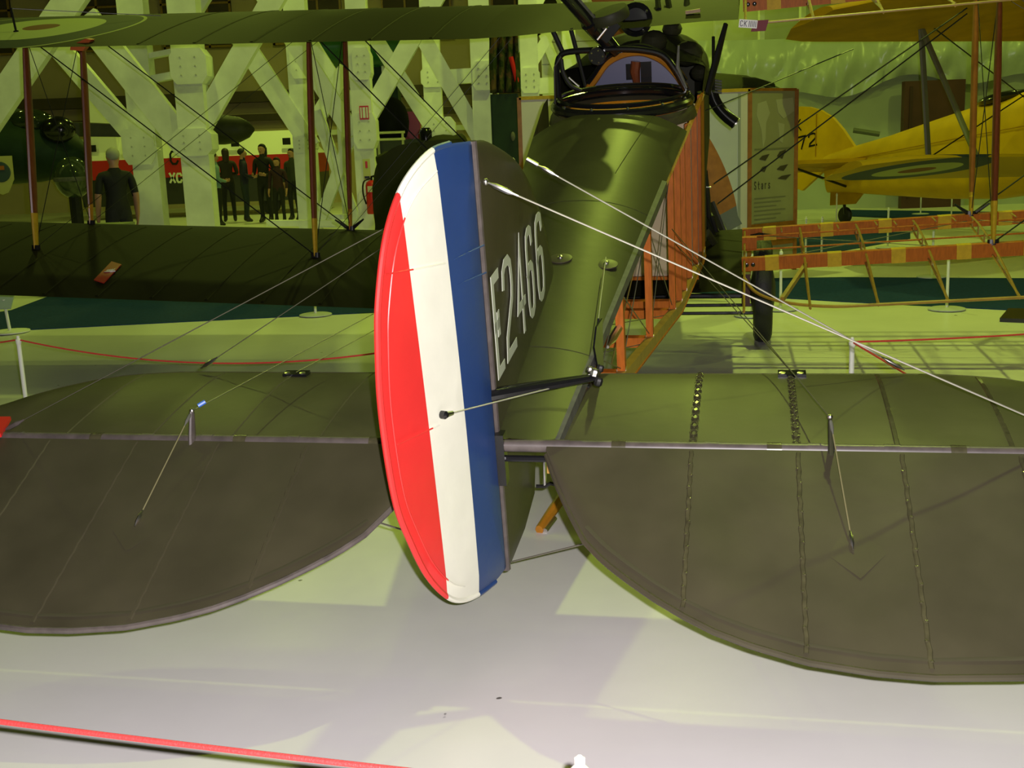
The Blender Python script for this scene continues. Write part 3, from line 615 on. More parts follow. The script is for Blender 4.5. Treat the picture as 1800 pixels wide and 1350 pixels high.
# cockpit arch with wooden coaming
ar = [BY(*q, 4.1) for q in ((1034, 156), (1046, 140), (1066, 112), (1092, 97), (1118, 92), (1140, 95), (1166, 108), (1188, 130), (1203, 152))]
arc = catmull(ar, 4); bk = part(MB().prism([np.array(p) + np.array((0, .03, 0)) for p in arc] + [(.36, 4.13, .44), (-.2, 4.13, .44)], (0, .01, 0)), 'cockpit_screen', mat('blue_grey_screen', (.10, .105, .19), .3))
part(MB().tube(arc, .022, 8), 'cockpit_coaming', AMBER)
part(MB().tube([p + np.array((.004, -.0, .03)) for p in arc], .022, 8), 'coaming_roll', BLACK)
part(MB().tube([BY(*q, 4.08) for q in ((1118, 108), (1116, 126), (1120, 152))], [.03, .03, .018], 8), 'seat_post', REDWOOD); part(MB().box(BY(1133, 150, 4.07) - np.array((.02, .01, 0)), BY(1139, 108, 4.07) + np.array((.02, .01, 0))), 'seat_back', BLACK)
part(MB().box(BY(1107, 140, 4.09) - np.array((.02, .01, 0)), BY(1107, 112, 4.09) + np.array((.02, .01, 0))), 'instrument_box', BLACK)
# plywood inside the gunner's cockpit, ring
rc = np.array((.033, 3.53, .495)); part(MB().lathe([(.33, -.05), (.33, -.04)], rc, (0, 0, 1), 32), 'cockpit_floor', WOOD)
def circ(r, z, n=48): return [rc + np.array((r * math.cos(2 * math.pi * i / n), r * 1.22 * math.sin(2 * math.pi * i / n), z)) for i in range(n)]
rg = part(MB().tube(circ(.372, -.005), .026, 10, True), 'gun_ring', BLACK); part(MB().tube(circ(.352, .035), .013, 8, True), 'ring_rail', BLACK, rg)
part(MB().grid([circ(.385, -.03), circ(.40, -.055), circ(.41, -.09)], 0, True), 'ring_fairing', OLIVE, rg)
for i in range(12):
    c = rc + np.array((.372 * math.cos(i * .5236 + .2), .372 * 1.22 * math.sin(i * .5236 + .2), .02)); part(MB().ball(c, .009, 8), 'ring_bolt', STEEL, rg)
hoop = [BY(*q, 3.5) for q in ((983, 182), (981, 150), (979, 118), (985, 98), (1002, 91), (1045, 88), (1090, 86), (1130, 88), (1165, 97), (1188, 124), (1207, 158))]
hp = part(MB().tube(catmull(hoop, 4), .0165, 10), 'gun_hoop', BLACK)
part(MB().tube([BY(*q, 3.42) for q in ((976, 182), (975, 118), (986, 100))], .006, 6), 'hoop_stay', DARK, hp)
part(MB().tube(catmull([BY(*q, 3.46) for q in ((986, 104), (990, 128), (1003, 150), (1022, 160))], 4), .013, 8), 'hoop_lever', DARK, hp); part(MB().tube([BY(*q, 3.45) for q in ((1000, 136), (1018, 152))], .006, 6), 'lever_spring', STEEL, hp)
part(MB().tube([BY(*q, 3.44) for q in ((1193, 80), (1191, 118), (1207, 155))], [.006, .011, .005], 6), 'ring_stay', TAPE, hp)
g0, g1, g2 = BY(1056, 62, 3.5), BY(1003, 2, 3.3), BY(1086, 92, 3.55)
d = g1 - g0; gun = part(MB().tube([g2, g0, g0 + d * .4, g0 + d * .42, g0 + d * 1.9], [.03, .045, .05, .038, .036], 12), 'machine_gun', BLACK)
part(MB().tube([g0 + d * .1 + np.array((.05, -.01, .0)), g0 + d * 1.5 + np.array((.05, -.01, .0))], .008, 6), 'gas_tube', TAPE, gun)
dm = BY(1072, 28, 3.45); part(MB().lathe([(.02, -.03), (.10, -.028), (.105, -.02), (.105, .022), (.10, .03), (.03, .032)], dm, (-.25, -.2, 1), 28), 'drum_magazine', DOLIVE, gun)
cl = BY(1050, 98, 3.47); part(MB().lathe([(.045, -.02), (.05, 0), (.045, .03)], cl, (0, -1, 0), 16), 'gun_clamp', BLACK, gun)
for i in range(5): part(MB().ball(cl + np.array((.033 * math.cos(i * 1.257), -.035, .033 * math.sin(i * 1.257))), .006, 8), 'clamp_bolt', STEEL, gun)
part(MB().bar(BY(1062, 70, 3.5), BY(1086, 40, 3.5), .09, .05), 'gun_receiver', BLACK, gun); part(MB().tube([BY(1050, 70, 3.4), BY(1066, 50, 3.4)], .006, 6), 'cocking_handle', STEEL, gun)
sm = BY(1118, 34, 4.6); sg = part(MB().lathe([(.10, 0), (.105, .02), (.075, .03), (.07, .01)], sm, (0, -1, 0), 24), 'filler_cap', BLACK)
for i in range(4): part(MB().ball(sm + np.array((.085 * math.cos(i * 1.57 + .6), -.03, .085 * math.sin(i * 1.57 + .6))), .009, 8), 'cap_bolt', STEEL, sg)
for q in ((1155, -10, 1158, 18), (1208, -10, 1206, 20), (1172, -10, 1178, 22)): part(MB().tube([BY(q[0], q[1], 5.0), BY(q[2], q[3], 4.8)], .02, 6), 'centre_strut', DARK)
part(MB().tube([BY(1276, 42, 4.5), BY(1259, 105, 4.4), BY(1243, 165, 4.3)], [.018, .028, .024], 8, flat=.7), 'cabane_strut', DARK); part(MB().tube([BY(1254, 65, 4.9), BY(1254, 160, 4.7)], .012, 6), 'cabane_strut', DARK)
part(MB().tube([BY(q[0], q[1], 4.4) for q in ((1003, 50), (1031, 158))], .014, 8), 'cabane_strut', DARK); part(MB().tube([BY(q[0], q[1], 4.4) for q in ((972, 55), (988, 90))], .016, 8), 'cabane_strut', DARK)
part(MB().bar(BY(1205, 22, 4.6), BY(1231, 18, 4.6), .03, .02), 'walnut_handle', WOODL)
# exhaust pipe
ex = [BY(*q, 5.3) for q in ((1248, 148), (1254, 172), (1264, 190), (1278, 205), (1292, 216))]
exh = part(MB().tube(catmull(ex, 4), .042, 14), 'exhaust_pipe', BLACK)
for i in range(5): p = BY(1261, 142 + i * 5, 5.25); part(MB().tube([p + np.array((-.03, 0, .006)), p + np.array((.03, 0, -.006))], .008, 6), 'exhaust_fin', TAPE, exh)
part(MB().tube([ex[-1], ex[-1] + (ex[-1] - ex[-2]) * .12], .044, 14), 'exhaust_tip', STEEL, exh)
# propeller: two laminated wooden blades and boss
def blade(sgn):
    hub = np.array((.0, 7.12, .06)); tip = BY(1292, 400, 7.12); d = (tip - hub) * sgn; L = np.linalg.norm(d); e = d / L; s_ = np.cross(e, (0, 1, 0)); P = []
    for i in range(17):
        u = i / 16; wd_ = .07 + .11 * math.sin(math.pi * min(1, u * 1.08)) ** .7 * (1 if u < .93 else (1 - (u - .93) * 5)); c = hub + d * u; tw = .9 - .6 * u; a = s_ * math.cos(tw * .5) + np.array((0, 1, 0)) * math.sin(tw * .5) * .5
        nn = np.cross(a, e); th_ = .03 * (1 - u) + .008; P.append([c + a * wd_, c + nn * th_, c - a * wd_, c - nn * th_])
    b = MB(); b.grid(P, 0, True, matf=lambda i, j: 1 if i >= 14 else 0); b.add(P[-1], [(0, 1, 2, 3)], 1); return b
for sgn in (1, -1): part(blade(sgn), 'propeller_blade', [WOODF, mat('grey_blade_sheath', (.10, .11, .10), .4)])
part(MB().lathe([(.06, -.1), (.10, -.06), (.10, .06), (.05, .16)], (0, 7.12, .06), (0, 1, 0), 20), 'propeller_boss', WOODF)
# control run hardware beside the fuselage
for q in (((1243, 345), (1246, 395)), ((1250, 380), (1262, 420)), ((1238, 300), (1243, 345))): part(MB().tube([BY(*q[0], 5.0), BY(*q[1], 5.0)], .022, 8), 'pulley_bracket', DARK)
part(MB().tube([BY(1231, 328, 4.6), BY(1250, 329, 4.6)], .006, 6), 'cable_pin', STEEL)
part(MB().tube([BY(1238, 385, 4.9), BY(1256, 425, 4.9)], .03, 8), 'exhaust_stub', BLACK)
# undercarriage
inv = lambda w: BM @ (np.array(w) - T)
for sx in (1, -1):
    cw = b_ = None
    base = FL(1340, 600) if sx > 0 else FL(1340, 600) - BR * 1.72
    RW = .375; c = inv(base + np.array((0, 0, RW))); wh = part(MB().lathe([(RW - .10, -.05), (RW - .05, -.066), (RW - .015, -.055), (RW, -.025), (RW, .025), (RW - .015, .055), (RW - .05, .066), (RW - .10, .05)], c, (1, 0, 0), 40, cap=False), 'wheel_tyre', RUBBER)
    part(MB().lathe([(.05, -.09), (RW - .09, -.045), (RW - .09, .045), (.05, .09)], c, (1, 0, 0), 32), 'wheel_disc', DOLIVE, wh)
    for y in (4.55, 5.45): part(MB().tube([c + np.array((-sx * .12, 0, .02)), (sx * .46, y, -.52)], .032, 8, flat=.5), 'undercarriage_strut', DOLIVE)
    part(MB().bar(c + np.array((-sx * .12, -.03, .14)), c + np.array((-sx * .12, -.03, -.10)), .06, .06), 'axle_fork', mat('maroon_fitting', (.09, .03, .03), .4))
cR = inv(FL(1340, 600) + np.array((0, 0, .375)))
for z, y, r in ((-.045, .02, .020), (-.11, 0, .013), (-.155, -.05, .013)): part(MB().tube([cR + np.array((-.06, y, z)), cR + np.array((-1.66, y, z))], r, 8), 'axle' if y == 0 else 'spreader_bar', BLACK)

# ------------------------------------------------------------------ barrier posts, ropes and placards
def barrier_post(base, label, h=.52, tilt=(0, 0), group='rope barrier posts'):
    o = empty('barrier_post', (base[0], base[1], 0), label=label, cat='post', group=group)
    part_(MB().lathe([(.15, 0), (.15, .008), (.13, .014), (.02, .02)], (0, 0, 0.007), (0, 0, 1), 28), 'base_disc', mat('grey_plastic', (.5, .52, .5), .4), o)
    part_(MB().tube([(0, 0, .02), (tilt[0], tilt[1], h - .03)], .0125, 12), 'stem', WHITE2, o)
    part_(MB().lathe([(.0135, -.035), (.016, -.022), (.016, -.008), (.009, .0), (.009, .012), (.004, .016)], (tilt[0], tilt[1], h - .012), (0, 0, 1), 14), 'rope_cap', WHITE2, o)
    return np.array((base[0] + tilt[0], base[1] + tilt[1], h - .02))
def part_(b, name, m, parent, **k): return b.build(name, m, parent, **k)
def rope(a, b, sag, label, r=.0045):
    a, b = np.array(a, float), np.array(b, float); P = []
    for i in range(25): s = i / 24; p = a + (b - a) * s; p[2] -= sag * 4 * s * (1 - s); P.append(p)
    return MB().tube(P, r, 8).build('barrier_rope', ROPE, label=label, cat='rope', group='red barrier ropes')
pA = barrier_post(FL(32, 597, .5), 'white barrier post standing left behind the port tailplane')
pB = barrier_post(FL(768, 603, .5), 'white barrier post hidden behind the striped rudder')
pC = barrier_post(FL(1498, 601, .5), 'white barrier post just behind the starboard tailplane')
pD = barrier_post((.085, 1.655), 'white barrier post whose cap shows at the bottom edge', h=.503)
pE = barrier_post((-3.3, 2.62), 'white barrier post holding the left end of the front rope')
pF = barrier_post((4.7, 6.2), 'white barrier post right of the starboard tailplane')
for q, l in (((1664, 545), 'white barrier post on the carpet edge below the uncovered wing'), ((555, 555), 'white barrier post on the carpet edge left of the rudder'), ((1322, 556), 'white barrier post directly behind the starboard wheel'),
             ((1638, 488), 'white barrier post on the carpet behind the wing trailing edge'), ((1416, 458), 'left one of the white posts behind the front spar'), ((1444, 458), 'right one of the white posts behind the front spar'),
             ((1560, 436), 'white barrier post near the middle of the front spar'), ((1470, 395), 'white barrier post beside the yellow biplane tail wheel'), ((1618, 377), 'white barrier post under the yellow wing, left one'), ((1672, 383), 'white barrier post under the yellow wing, right one'), ((1372, 545), 'white barrier post right of the starboard wheel')):
    p = FL(*q); barrier_post(p, l)
rope(pA, pB, .12, 'red rope sagging behind the port tailplane'); rope(pB, FL(560, 690, .2), .02, 'red rope slanting down left of the rudder')
rope(pC, pF, .05, 'red rope running right from the post behind the tailplane'); rope(pC, FL(1600, 662, .42), .0, 'short red rope slanting toward the tailplane edge')
rope(pD + np.array((0, 0, -.035)), pE + np.array((0, 0, .03)), .03, 'red rope crossing the near floor at lower left', .0052)
rope(pA, pA + np.array((-2.5, .9, 0)), .1, 'red rope leaving the left edge behind the tailplane')
# signs
o = empty('information_stand', FL(18, 585), label='grey lectern-style information stand at the left edge', cat='sign')
part_(MB().lathe([(.17, 0), (.17, .01), (.03, .02)], (0, 0, .007), (0, 0, 1), 24), 'base_disc', GREYW, o); part_(MB().tube([(0, 0, .02), (-.02, 0, .3)], .014, 10), 'stem', WHITE2, o)
part_(MB().prism([(-.22, -.06, .22), (.06, -.06, .22), (.06, .08, .36), (-.22, .08, .36)], (0, -.01, .014)), 'board', mat('grey_sign_face', (.35, .42, .45), .4), o)
p0 = [BP(*q, (0, .0, 1), .024) for q in ((-30, 780), (3, 768), (20, 738), (-20, 738))]
MB().prism([T + np.array(p) @ BM for p in p0], BU * .012).build('warning_placard', RED, label='bright red placard lying on the port tailplane edge', cat='placard')
pl = [(-3.46, 3.95), (-3.30, 3.95), (-3.22, 4.13), (-3.36, 4.13)]
r0 = [BP(*q, (-.045 * -1, 0, 1), -.665) for q in ((163, 482), (180, 486), (213, 463), (196, 459))]
r0 = [np.array((p[0], p[1], wz(LOW, p[0], p[1]) + .006)) for p in r0]
pw = MB().prism([T + p @ BM for p in r0], BU * .006).build('warning_placard', mat('dull_red', (.42, .02, .02), .4), label='red hand-sign placard lying on the lower port wing', cat='placard')
cc = sum(r0) / 4 + np.array((0, 0, .0075)); hb = MB()
hb.ball(T + cc @ BM, (.028, .02, .003), 10)
for k in range(4): a0 = cc + np.array((-.015 + .011 * k, .015, 0)); hb.tube([T + a0 @ BM, T + (a0 + np.array((.004 * (k - 1), .045, 0))) @ BM], .005, 6)
hb.tube([T + (cc + np.array((.02, -.005, 0))) @ BM, T + (cc + np.array((.05, .012, 0))) @ BM], .005, 6)
hb.build('hand_symbol', GREYW, pw)
r1 = [BY(*q, 4.0) for q in ((123, 88), (145, 90), (160, 70), (150, 68), (124, 80))]
MB().prism([T + np.array(p) @ BM for p in r1], BF * .05).build('warning_flag', mat('orange_flag', (.42, .09, .02), .5), label='small orange red flag on the upper port wing edge', cat='flag')
tg = empty('hanging_tag', T + np.array(BY(1315, 42, 3.84)) @ BM, label='small white lettered tag with red ribbon on upper wing root', cat='tag')
tg.rotation_euler = (0, .12, -PSI)
part_(MB().box((-.05, -.004, -.022), (.05, 0, .022)), 'card', WHITE2, tg); part_(MB().prism([(.03, .004, .02), (.11, .004, .03), (.10, .004, -.03), (.02, .004, -.04)], (0, .006, 0)), 'ribbon', mat('maroon_ribbon', (.16, .008, .012), .6), tg)
for k, ch in enumerate('CK'): glyph(ch, (-.044 + .022 * k, -.004, -.016), (1, 0, 0), (0, 0, 1), (0, -1, 0), .016, .032, .004, DARK, tg, 'letter', t=.001)
for k in range(5): part_(MB().box((.004 + .009 * k, -.0052, -.016), (.008 + .009 * k, -.004, .016)), 'letter', DARK, tg)

# ------------------------------------------------------------------ white timber lattice towers
def leg(b, u, v, D, w, z0=0, z1=9.4, dep=.3):
    p = W(u, v, D); return b.box((p[0] - w / 2, D - dep / 2, z0), (p[0] + w / 2, D + dep / 2, z1))
def tower(label, legs, braces, gussets, rails=(), x=0):
    ps = [W(l[0], l[1], l[2]) for l in legs]; cx = sum(p[0] for p in ps) / len(ps); D = legs[0][2]
    o = empty('timber_tower', (cx, D, 0), label=label, cat='tower', group='white timber lattice towers'); off = Matrix.Translation((-cx, -D, 0))
    def fin_(b, nm, m=WHITE):
        ob = b.build(nm, m, o, smooth=0); ob.data.transform(off); return ob
    for u, v, D_, wpx in legs: fin_(leg(MB(), u, v, D_, wpx * D_ / FPX), 'post')
    for (u0, v0, u1, v1, D_, wpx) in braces:
        p, q = W(u0, v0, D_), W(u1, v1, D_)
        fin_(MB().bar(p, q, .16, wpx * D_ / FPX, up=(0, 0, 1)) if False else MB().bar(p, q, wpx * D_ / FPX, .16, up=(0, 1, 0)), 'brace')
    for (u0, v0, u1, v1, D_) in gussets:
        p, q = W(u0, v1, D_), W(u1, v0, D_); cx0, hx = (p[0] + q[0]) / 2, (q[0] - p[0]) / 2; z0, z1 = p[2], q[2]; k = .22
        fin_(MB().prism([(cx0 - hx * .7, D_ - .19, z0), (cx0 + hx * .7, D_ - .19, z0), (cx0 + hx, D_ - .19, z0 + (z1 - z0) * k), (cx0 + hx, D_ - .19, z1 - (z1 - z0) * k), (cx0 + hx * .7, D_ - .19, z1), (cx0 - hx * .7, D_ - .19, z1), (cx0 - hx, D_ - .19, z1 - (z1 - z0) * k), (cx0 - hx, D_ - .19, z0 + (z1 - z0) * k)], (0, .38, 0)), 'gusset')
        for i in range(2):
            for j in range(3): fin_(MB().lathe([(.012, 0), (.012, .008), (.006, .01)], (cx0 + hx * (-.4 + .8 * i), D_ - .19, z0 + (z1 - z0) * (.25 + .25 * j)), (0, -1, 0), 8), 'bolt', mat('weathered_bolt', (.48, .5, .4), .6))
    for (u0, v0, u1, v1, D_, wpx) in rails: p, q = W(u0, v0, D_), W(u1, v1, D_); fin_(MB().bar(p, q, .18, wpx * D_ / FPX), 'rail')
    return o
tower('white timber lattice tower left of the people group', [(262, 300, 17.3, 44), (345, 250, 16, 48)],
      [(-60, 270, 165, -60, 16.2, 46), (88, 65, 268, 275, 17.2, 34), (150, 30, 332, 262, 16.1, 44), (352, 225, 500, -35, 16.1, 36), (140, -40, 290, -230, 16.1, 40), (330, 30, 480, -220, 17.2, 34)],
      [(308, 85, 366, 150, 16), (312, 225, 376, 275, 16), (225, 225, 275, 290, 17.3)], [(225, 148, 330, 128, 17.3, 12), (238, 104, 320, 88, 17.3, 9)])
tower('white timber lattice tower carrying a red extinguisher', [(535, 230, 17.0, 36), (640, 230, 16, 34)],
      [(415, 55, 548, 258, 16.9, 32), (500, 45, 622, 238, 16.2, 30), (640, 218, 770, -12, 16.1, 30), (556, 195, 628, 395, 16.6, 19), (630, 205, 562, 390, 16.43, 19), (470, 0, 330, -240, 16.9, 30), (622, 190, 545, 70, 17.2, 20), (560, 205, 610, 120, 17.1, 26)],
      [(515, 78, 548, 140, 17.0), (520, 240, 556, 268, 17.0), (624, 85, 652, 142, 16), (626, 198, 662, 262, 16)], [(560, 388, 620, 388, 16.6, 22), (470, 392, 690, 392, 16.3, 10)])
tower('white timber lattice tower right above the rudder', [(762, 180, 17.3, 30), (847, 150, 16, 34)],
      [(640, 35, 772, 245, 17.2, 24), (735, 50, 842, 242, 16.2, 27), (866, 160, 960, -30, 16.9, 22), (850, 20, 935, 160, 17.4, 20)],
      [(742, 118, 782, 155, 17.3), (832, 108, 866, 160, 16), (750, 205, 800, 255, 17.3)], [(782, 136, 848, 132, 16.6, 24)])
tower('white timber tower behind the cockpit ring', [(930, 110, 16.5, 30), (1000, 110, 17.5, 22)], [(925, 130, 990, 20, 16.6, 18), (955, 60, 1010, 200, 17.6, 16)], [(915, 120, 948, 165, 16.5)], [(930, 152, 1060, 148, 16.6, 26)])
# fire point on the tower
p = W(655, 345, 15.7); fe = empty('fire_extinguisher', (p[0], 15.68, 0), label='red fire extinguisher hung on the white timber post', cat='extinguisher')
z = p[2]; part_(MB().lathe([(.075, -.235), (.085, -.22), (.085, .15), (.07, .19), (.03, .215)], (0, 0, z), (0, 0, 1), 20), 'cylinder', RED, fe); part_(MB().box((-.03, .06, z + .02), (.03, .172, z + .06)), 'wall_bracket', DARK, fe)
part_(MB().tube([(0, 0, z + .2), (0, 0, z + .26), (.05, 0, z + .27)], .016, 8), 'valve', BLACK, fe); part_(MB().tube(catmull([(0, -.02, z + .24), (-.1, -.03, z + .2), (-.12, -.03, z + .05), (-.085, -.04, z - .1)], 5), .011, 8), 'hose', BLACK, fe)
part_(MB().box((-.05, -.09, z + .06), (.04, -.075, z + .14)), 'label_patch', mat('cream_label', (.55, .5, .35), .6), fe)
p = W(640, 198, 15.8); sg = empty('fire_point_sign', (p[0], 15.799, p[2]), label='small red and white fire equipment sign on the tower', cat='sign')
part_(MB().box((-.062, 0, -.09), (.062, .01, .09)), 'panel', RED, sg)
for x0, x1 in ((-.05, -.03), (-.018, .018), (.03, .05)): part_(MB().box((x0, -.004, -.07), (x1, 0, .07)), 'symbol', GREYW, sg)
p = W(644, 298, 15.8); sg = empty('extinguisher_notice', (p[0], 15.839, p[2]), label='yellowish extinguisher notice above the red extinguisher', cat='sign')
part_(MB().box((-.05, 0, -.14), (.05, .01, .14)), 'panel', mat('pale_notice', (.55, .55, .2), .6), sg); part_(MB().box((-.015, -.004, .02), (.015, 0, .11)), 'symbol', RED, sg); part_(MB().box((-.035, -.004, -.12), (.035, 0, -.09)), 'symbol', DARK, sg)

# ------------------------------------------------------------------ display kiosk behind the fuselage
KD = 12.4; a = W(912, 168, KD); b = W(1318, 160, KD); kz = 1.97
ko = empty('display_kiosk', (b[0], KD, 0), label='cream display kiosk with wooden corner posts behind the fuselage', cat='kiosk'); wL = b[0] - a[0]
q = W(1400, 160, KD + .45); dX, dY = q[0] - b[0], .45
part_(MB().box((-wL, 0, .1), (0, .04, kz - .02)), 'front_panel', CREAM, ko); part_(MB().box((-wL - .02, -.01, .02), (.0, .03, .10)), 'plinth', WOODF, ko)
part_(MB().prism([(0, 0, .1), (dX, dY, .1), (dX, dY + .04, .1), (0, .04, .1)], (0, 0, kz - .12)), 'poster_panel', mat('olive_poster', (.34, .33, .17), .5, var=.12, scale=2), ko)
for x, y in ((-wL, 0), (0, 0), (dX, dY)): part_(MB().box((x - .022, y - .02, 0), (x + .022, y + .05, kz)), 'corner_post', WOODF, ko)
part_(MB().box((-wL, -.02, kz - .025), (0, .05, kz + .01)), 'top_rail', WOODY, ko); part_(MB().prism([(0, -.02, kz - .02), (dX, dY - .02, kz - .02), (dX, dY + .05, kz - .02), (0, .05, kz - .02)], (0, 0, .03)), 'top_rail', WOODF, ko)
part_(MB().prism([(0, -.02, .3), (dX, dY - .02, .3), (dX, dY + .05, .3), (0, .05, .3)], (0, 0, .25)), 'base_rail', WOODF, ko)
mw = W(1245, 200, KD)[0] - b[0]; ms = mat('silver_panel', (.62, .64, .60), .3, metal=.3)
part_(MB().box((mw, -.02, .12), (-.1, -.002, kz - .04)), 'metal_sheet', ms, ko); part_(MB().box((-.13, -.03, .12), (-.10, -.002, kz - .04)), 'sheet_edge', mat('grey_edge', (.3, .31, .27), .4), ko)
pe = Vector((dX, dY, 0)).normalized(); pn = Vector((pe.y, -pe.x, 0)); Lp = math.hypot(dX, dY)
pm = mat('poster_pale', (.46, .45, .27), .6); pdk = mat('poster_ink', (.06, .05, .03), .6)
PS = lambda s, z, o_=.003: Vector((0, 0, 0)) + pe * (s * Lp) + pn * o_ + Vector((0, 0, z))
for pts in (((.16, 1.82), (.34, 1.85), (.42, 1.72), (.34, 1.62), (.33, 1.45), (.28, 1.36), (.24, 1.55), (.14, 1.70)), ((.55, 1.86), (.92, 1.88), (.95, 1.74), (.72, 1.66), (.6, 1.72)), ((.6, 1.62), (.74, 1.60), (.70, 1.40), (.64, 1.42))):
    part_(MB().prism([PS(s, z) for s, z in pts], pn * .002), 'map_shape', pm, ko)
for s, z, w_, h_ in ((.2, 1.24, .22, .05), (.58, 1.26, .2, .07), (.22, 1.12, .16, .05), (.58, 1.12, .25, .05), (.6, 1.02, .3, .04)):
    part_(MB().prism([PS(s, z), PS(s + w_ * .6, z - h_ * .4), PS(s + w_, z + h_), PS(s + w_ * .3, z + h_ * .7)], pn * .002), 'aircraft_picture', pdk, ko)
for i, ch in enumerate('Stars'): glyph(ch, PS(.10 + i * .075, .92), pe, (0, 0, 1), pn, .030, .085, .008, pdk, ko, 'title_letter', t=.002)
for i in range(9): part_(MB().prism([PS(.1, .82 - i * .045), PS(.78 - .1 * (i % 3), .82 - i * .045), PS(.78 - .1 * (i % 3), .83 - i * .045), PS(.1, .83 - i * .045)], pn * .0015), 'text_line', mat('text_grey', (.20, .20, .10), .7), ko)
part_(MB().prism([PS(.1, 1.335), PS(.9, 1.335), PS(.9, 1.352), PS(.1, 1.352)], pn * .0015), 'text_line', MATS['text_grey'], ko)

# ------------------------------------------------------------------ yellow trainer biplane at right (frame: x starboard, y forward, z up)
YA = R(62); YO = np.array((5.62, 19.3, 0.)); yf_ = np.array((math.cos(YA), -math.sin(YA), 0)); yr_ = np.array((-math.sin(YA), -math.cos(YA), 0)); TL = R(8)
YF = yf_ * math.cos(TL) + np.array((0, 0, math.sin(TL))); YU = np.cross(yr_, YF); YM = np.array([yr_, YF, YU])
YB = empty('trainer_biplane', YO, label='yellow training biplane parked at right behind the uncovered wing', cat='aircraft')
YB.matrix_world = Matrix(((yr_[0], YF[0], YU[0], YO[0]), (yr_[1], YF[1], YU[1], YO[1]), (yr_[2], YF[2], YU[2], YO[2]), (0, 0, 0, 1)))
yp = lambda b, n, m, par=None, **k: b.build(n, m, par or YB, **k)
def YP(u, v, n, c):
    n = np.array(n, float); o = YM @ (C - YO); d = YM @ ray(u, v); return o + d * ((c - n @ o) / (n @ d))
fs_ = MB(); P = []
for y, w_, zc, hh in ((-.25, .05, .88, .32), (.4, .14, .85, .38), (1.2, .24, .80, .47), (2.2, .34, .76, .60), (3.2, .42, .74, .70), (4.2, .46, .76, .72), (5.2, .48, .80, .64), (6.4, .45, .80, .58), (7.4, .36, .80, .45), (7.7, .2, .8, .25)):
    P.append([(w_ * max(-1, min(1, 1.25 * math.cos(a))), y, zc + hh * (math.sin(a) if math.sin(a) < 0 else math.sin(a))) for a in [2 * math.pi * j / 20 for j in range(20)]])
fs_.grid(P, 0, True); fs_.add(P[0], [tuple(range(20))]); fs_.add(P[-1], [tuple(range(20))]); yfz = yp(fs_, 'fuselage', YEL, smooth=50)
yp(MB().tube([(.005 + w_ + .005, y, zc + .12) for y, w_, zc in ((.4, .14, .9), (1.2, .25, .88), (2.2, .36, .86), (3.2, .44, .84), (4.2, .48, .82))], .008, 4), 'side_seam', YEL2, yfz)
for y, z in ((4.3, 1.45), (3.4, 1.42)): yp(MB().ball((.02, y, z), (.34, .42, .10), 16), 'cockpit_opening', BLACK, yfz)
# tail: fin and rudder traced on the centre plane
fo_ = [YP(*q, (1, 0, 0), 0)[1:] for q in ((1516, 273), (1500, 252), (1484, 228), (1466, 207), (1445, 194), (1425, 188), (1408, 187), (1385, 196), (1368, 222), (1362, 270), (1375, 320), (1412, 335), (1450, 300))]
fo_ = [np.array(q) for q in fo_]; cx_ = sum(fo_) / len(fo_)
fnb = MB(); n_ = len(fo_)
fnb.prism([(-.03, q[0], q[1]) for q in fo_], (.06, 0, 0)); fy = yp(fnb, 'fin_and_rudder', YEL, smooth=0)
for i, ch in enumerate('72'):
    q0 = YP((1404, 1422)[i], (264, 259)[i], (1, 0, 0), .032); glyph(ch, q0, (0, 1, 0), (0, 0, 1), (1, 0, 0), .20, .23, .030, BLACK, fy, 'serial_digit', t=.004)
q0 = YP(1399, 232, (1, 0, 0), .032); glyph('K', q0, (0, 1, 0), (0, 0, 1), (1, 0, 0), .14, .2, .022, BLACK, fy, 'serial_letter', t=.004)
yp(MB().tube([(.035, *YP(1438, 200, (1, 0, 0), 0)[1:]), (.035, *YP(1436, 275, (1, 0, 0), 0)[1:])], .010, 6), 'rudder_hinge', YEL2, fy)
yp(MB().prism([(.05, -.35, .92), (1.6, -.2, .95), (1.68, .3, .95), (1.5, .75, .95), (.1, .9, .92)], (0, 0, .06)), 'tailplane', YEL2); yp(MB().prism([(-.05, -.35, .92), (-1.6, -.2, .95), (-1.68, .3, .95), (-1.5, .75, .95), (-.1, .9, .92)], (0, 0, .06)), 'tailplane', YEL2)
yp(MB().tube([(1.2, .3, .95), (.12, .3, .6)], .022, 6), 'tail_strut', DARK)
yp(MB().prism([(-.025, -.15, .62), (-.025, .75, .6), (-.025, .35, .30), (-.025, -.2, .34)], (.05, 0, 0)), 'tail_fairing', YEL2)
q = YP(1483, 345, (1, 0, 0), 0); yp(MB().tube([(0, q[1], .62), (0, q[1], .16)], .025, 8), 'tail_leg', DARK); tc_ = YM @ (FL(1485, 393) + np.array((0, 0, .14)) - YO)
yp(MB().lathe([(.07, -.05), (.12, -.045), (.14, -.02), (.14, .02), (.12, .045), (.07, .05)], tc_, (1, 0, 0), 20), 'tail_wheel', RUBBER)
